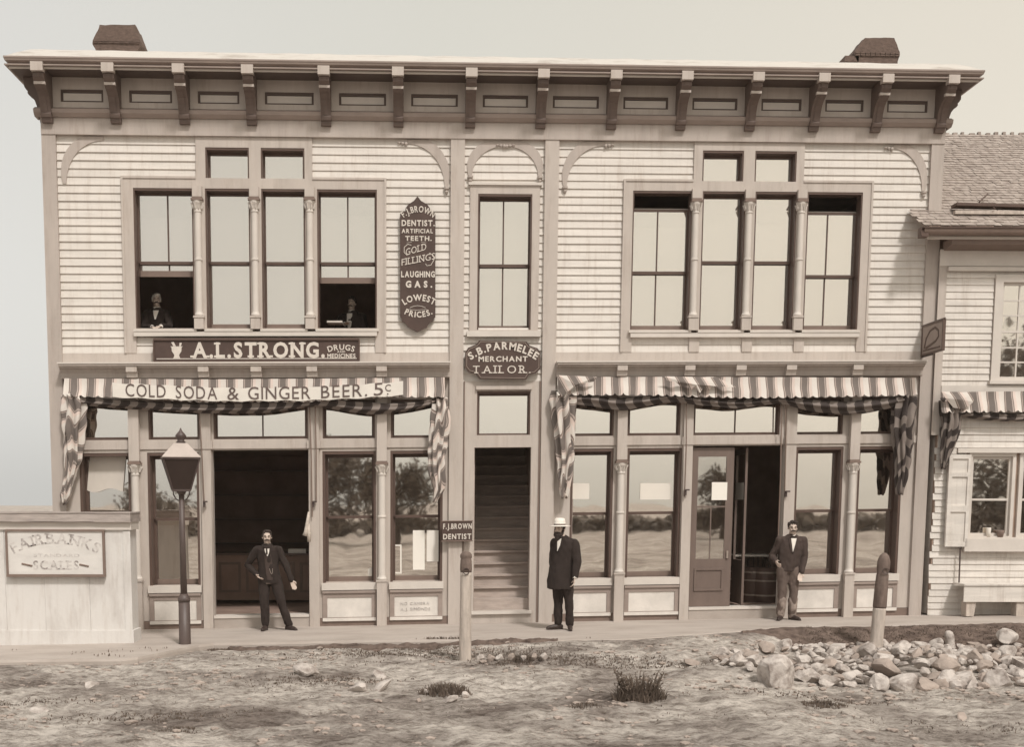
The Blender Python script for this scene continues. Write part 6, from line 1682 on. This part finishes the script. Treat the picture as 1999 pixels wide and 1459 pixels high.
# man leaning in the left doorway
x, y, z = G(527, 1231)
t, A, surf = person('man in dark suit with watch chain, hand on hip, before the left doorway', (x, y, z), dict(
    head=(-0.02, -0.05, 1.54), hs=0.98, head_yaw=0.15, moustache=True, coat_mat=suit_m,
    torso=[(0.02, 0, 0.78, 0.205, 0.135), (0.01, 0, 0.92, 0.185, 0.130), (0.0, 0, 1.05, 0.165, 0.122), (-0.01, 0, 1.20, 0.180, 0.125), (-0.015, -0.01, 1.33, 0.185, 0.115), (-0.02, -0.01, 1.39, 0.12, 0.09), (-0.02, -0.01, 1.43, 0.07, 0.07)],
    arms=[dict(p=[(-0.195, 0.0, 1.335), (-0.36, 0.06, 1.08), (-0.205, -0.06, 0.93)], side=1, curl=0.9, fwd=(1, -0.4, 0)), dict(p=[(0.165, 0.0, 1.335), (0.28, -0.01, 1.07), (0.375, -0.05, 0.83)], side=-1, curl=0.6)],
    legs=[dict(p=[(-0.085, 0, 0.86), (-0.075, -0.05, 0.47), (-0.07, -0.02, 0.09)], toe=(-0.15, -1)), dict(p=[(0.10, 0, 0.86), (0.20, -0.06, 0.47), (0.315, -0.02, 0.09)], toe=(0.75, -0.7))],
    vest=[(0.84, -0.12, 0.22), (0.95, -0.20, 0.34), (1.10, -0.24, 0.36), (1.22, -0.20, 0.28), (1.30, -0.14, 0.2)],
    shirt=[(1.235, -0.02, 0.06), (1.30, -0.13, 0.16), (1.37, -0.24, 0.26)], tie=(1.375, 0.0), tie_drop=True))
b = nb_(); tube(b, [surf(0.10+0.22*s, 1.03-0.09*math.sin(PI*s), 0.016) for s in [i/8 for i in range(9)]], 0.004, 5); emit('watch_chain', b, brass_m, t)
# bearded man in the white hat
x, y, z = G(1096, 1230)
person('bearded man in white hat and long dark coat, standing turned sideways', (x, y, z), dict(
    head=(-0.055, -0.02, 1.60), hs=1.02, yaw=-0.75, head_yaw=-0.62, beard=True, hat='brim', coat_mat=suit_m, hair=True,
    torso=[(-0.03, 0.0, 0.66, 0.215, 0.205), (-0.03, 0, 0.78, 0.215, 0.20), (-0.02, 0, 0.98, 0.195, 0.185), (0.0, 0, 1.16, 0.195, 0.165), (0.02, 0.0, 1.32, 0.20, 0.145), (0.02, 0.0, 1.42, 0.185, 0.12), (0.0, 0.0, 1.47, 0.11, 0.09), (-0.02, -0.01, 1.51, 0.07, 0.07)],
    arms=[dict(p=[(-0.11, 0.13, 1.39), (-0.14, 0.14, 1.10), (-0.13, 0.02, 0.86)], side=-1, curl=0.6, fwd=(-1, 0, 0)), dict(p=[(0.175, -0.10, 1.39), (0.215, -0.16, 1.10), (0.175, -0.22, 0.85)], side=1, curl=1.2, fwd=(-1, 0, 0), r=[0.078, 0.074, 0.066, 0.06, 0.054], cuff=True)],
    legs=[dict(p=[(-0.06, 0.03, 0.86), (-0.055, 0.03, 0.47), (-0.045, 0.05, 0.09)], toe=(-1, -0.25)), dict(p=[(0.07, -0.05, 0.86), (0.105, -0.08, 0.47), (0.13, -0.05, 0.09)], toe=(-0.05, -1))],
    shirt=[(1.26, 0.0, 0.05), (1.36, -0.10, 0.16), (1.46, -0.22, 0.30)], tie=(1.475, 0.03)))
# man by the right door
x, y, z = G(1534, 1211)
person('bareheaded man in short dark jacket and lighter trousers by the right shop door', (x, y, z), dict(
    head=(0.05, -0.04, 1.535), hs=0.97, head_yaw=-0.12, moustache=True, curly=True, trouser_mat=trou_m, coat_mat=vest_m, gaiter=True,
    torso=[(0.0, 0, 0.82, 0.170, 0.122), (0.01, 0, 0.92, 0.175, 0.125), (0.02, 0, 1.05, 0.185, 0.125), (0.035, 0, 1.20, 0.205, 0.13), (0.045, 0, 1.33, 0.205, 0.12), (0.05, 0, 1.39, 0.13, 0.09), (0.05, -0.005, 1.43, 0.07, 0.07)],
    arms=[dict(p=[(-0.15, 0.0, 1.335), (-0.245, 0.07, 1.07), (-0.235, -0.12, 0.98)], side=1, curl=0.9, fwd=(1, 0, 0.3)), dict(p=[(0.245, 0.0, 1.335), (0.275, -0.01, 1.05), (0.20, -0.09, 0.80)], side=-1, curl=0.8)],
    legs=[dict(p=[(-0.085, 0, 0.86), (-0.085, -0.03, 0.47), (-0.09, 0.0, 0.09)], toe=(-0.55, -1)), dict(p=[(0.085, 0, 0.86), (0.105, -0.03, 0.47), (0.10, -0.01, 0.09)], toe=(0.45, -1))],
    shirt=[(1.14, 0.0, 0.03), (1.26, -0.10, 0.12), (1.37, -0.22, 0.26)], tie=(1.40, -0.02)))
# two men at the upper windows, seen down to the chest
zs1 = warp(*F(320, 642))[1]
x, z = pinv(309, 588, 0.70)
person('pale-haired man with white collar leaning on the sill of the open upper window', (x-0.02, 0.70, z-1.30), dict(
    head=(0.0, -0.05, 1.30), hs=0.95, head_yaw=0.25, moustache=True, hair_mat=shade_m,
    torso=[(-0.03, 0.10, 0.62, 0.17, 0.12), (-0.02, 0.06, 0.80, 0.17, 0.12), (-0.02, 0.03, 1.0, 0.19, 0.125), (-0.01, 0.01, 1.09, 0.18, 0.11), (0, 0.0, 1.15, 0.11, 0.09), (0, -0.01, 1.19, 0.068, 0.068)],
    arms=[dict(p=[(-0.18, 0.0, 1.08), (-0.22, -0.06, 0.85), (-0.02, -0.36, zs1-(z-1.30)+0.07)], side=1, curl=0.8, fwd=(0, 0, -1), cuff=True), dict(p=[(0.16, 0.0, 1.08), (0.22, -0.08, 0.86), (0.14, -0.38, zs1-(z-1.30)+0.08)], side=-1, curl=0.8, fwd=(0, 0, -1), cuff=True)],
    legs=[], shirt=[(0.98, -0.04, 0.06), (1.07, -0.14, 0.18), (1.13, -0.26, 0.30)], tie=(1.145, 0.02)))
x, z = pinv(687, 594, 0.95)
person('bareheaded man with white shirt front sitting inside an open upper window', (x, 0.95, z-1.30), dict(
    head=(0.0, -0.03, 1.30), hs=0.95, head_yaw=-0.35, yaw=-0.35, moustache=True,
    torso=[(0.02, 0.0, 0.62, 0.17, 0.12), (0.01, 0.0, 0.80, 0.17, 0.12), (0.0, 0.0, 1.0, 0.19, 0.125), (0.0, 0.0, 1.09, 0.18, 0.11), (0, 0.0, 1.15, 0.11, 0.09), (0, 0.0, 1.19, 0.068, 0.068)],
    arms=[dict(p=[(-0.17, 0.03, 1.08), (-0.25, -0.03, 0.88), (-0.12, -0.2, 0.93)], side=1, curl=0.8, fwd=(0, 0, -1), cuff=True), dict(p=[(0.17, 0.0, 1.08), (0.24, -0.06, 0.85), (0.1, -0.2, 0.84)], side=-1, curl=0.8, fwd=(0, 0, -1))],
    legs=[], shirt=[(0.86, -0.10, 0.12), (0.98, -0.18, 0.22), (1.13, -0.30, 0.30)], tie=(1.145, 0.0)))
b = nb_(); xx, zz = pinv(655, 629, 0.5); box(b, xx-0.14, xx+0.12, 0.42, 0.7, zz-0.02, zz+0.012)
emit('small_table', b, shade_m, None, label='pale little table top beside the man in the upper open window', cat='table')
# ------------------------------------------------------------------ trees across the road, seen in the shop glass
tr2 = random.Random(5)
def tree(x, y, h, cw, label, seed, n_=2600, trunk=0.2, leaf=0.16, base=0.25):
    r_ = random.Random(seed); z0 = gz(x, y)
    t = thing('shade_tree', label, 'tree', (x, y, z0), 'trees standing across the road')
    b = nb_(); tube(b, [(x, y, z0-0.2), (x+0.1, y, z0+h*0.3), (x-0.05, y, z0+h*0.6), (x, y, z0+h*0.9)], [trunk, trunk*0.8, trunk*0.5, trunk*0.15], 8)
    cl = []
    for k in range(16):
        a = r_.random()*6.28; f = base+ (0.9-base)*r_.random(); rad = cw*0.5*(0.35+0.65*math.sin(PI*min(1, (1-f)/(1-base)*0.8+0.15)))*(0.5+0.5*r_.random())
        e_ = Vector((x+rad*math.cos(a), y+rad*math.sin(a), z0+h*f)); cl.append((e_, cw*(0.14+0.10*r_.random())))
        tube(b, [(x, y, z0+h*f*0.65), e_], [trunk*0.35, trunk*0.08], 5)
    emit('trunk', b, bark_m, t)
    b = nb_()
    for i in range(n_):
        c, rr2 = cl[r_.randrange(len(cl))]; d_ = Vector((r_.gauss(0, 1), r_.gauss(0, 1), r_.gauss(0, 0.8))); p = c+d_*rr2*0.62
        u_ = Vector((r_.gauss(0, 1), r_.gauss(0, 1), r_.gauss(0, 1))).normalized()*leaf*(0.5+r_.random()); w2 = u_.cross(Vector((r_.gauss(0, 1), r_.gauss(0, 1), 1))).normalized()*leaf*0.6
        b.faces.new([b.verts.new(q) for q in (p-u_, p+w2, p+u_, p-w2)])
    emit('crown', b, leaf_m, t, recalc=False)
tree(0.4, -48, 6.0, 4.6, 'rounded tree across the road mirrored in the left shop windows', 1)
tree(4.6, -46, 4.6, 4.0, 'lower spreading tree across the road mirrored beside the dentist sign', 2)
tree(39.0, -44, 11.0, 10.0, 'big leafy tree across the road mirrored in the house windows', 3, 6500, 0.35, 0.2, 0.12)
tree(47.0, -46, 12.0, 10.0, 'second big leafy tree across the road at the far right', 4, 5000, 0.35, 0.22, 0.12)
tree(12.6, -48, 4.2, 3.2, 'small tree across the road mirrored low in the right shop windows', 5, 1500)
tree(23.0, -46, 4.0, 3.0, 'small bushy tree across the road mirrored in the last shop window', 6, 1500)
tree(-9.5, -50, 3.4, 4.5, 'low bushy tree across the road mirrored behind the lamp', 7, 1500)
b = nb_()
for i in range(9000):
    x = -70+150*tr2.random(); y = -62-6*tr2.random(); hh = 1.15+0.8*noise.noise(Vector((x*0.12, 0, 2)))+0.5*noise.noise(Vector((x*0.5, 0, 9))); z = gz(x, y)+hh*tr2.random()**0.7
    u_ = Vector((tr2.gauss(0, 1), tr2.gauss(0, 1), tr2.gauss(0, 1))).normalized()*0.4; w2 = u_.cross(Vector((0.3, 0.2, 1))).normalized()*0.3
    b.faces.new([b.verts.new(q+Vector((x, y, z))) for q in (-u_, w2, u_, -w2)])
emit('distant_woods', b, leaf_m, None, kind='stuff', label='low line of woods beyond the road', cat='woods', recalc=False)
HAZE = 0.0007  # volume added over the scene only to lift its darkest tones
b = nb_(); box(b, -75, 85, -75, 13, -2.0, 14)
hm = bpy.data.materials.new('air'); hm.use_nodes = True; n = hm.node_tree.nodes; l = hm.node_tree.links; n.clear()
o_ = n.new('ShaderNodeOutputMaterial'); pv = n.new('ShaderNodeVolumePrincipled'); pv.inputs['Color'].default_value = (1.0, 0.84, 0.72, 1); pv.inputs['Density'].default_value = HAZE
l.new(pv.outputs[0], o_.inputs['Volume'])
emit('added_haze', b, hm, None, kind='stuff', label='thin veil added over the street to lift the dark tones', cat='added_haze')
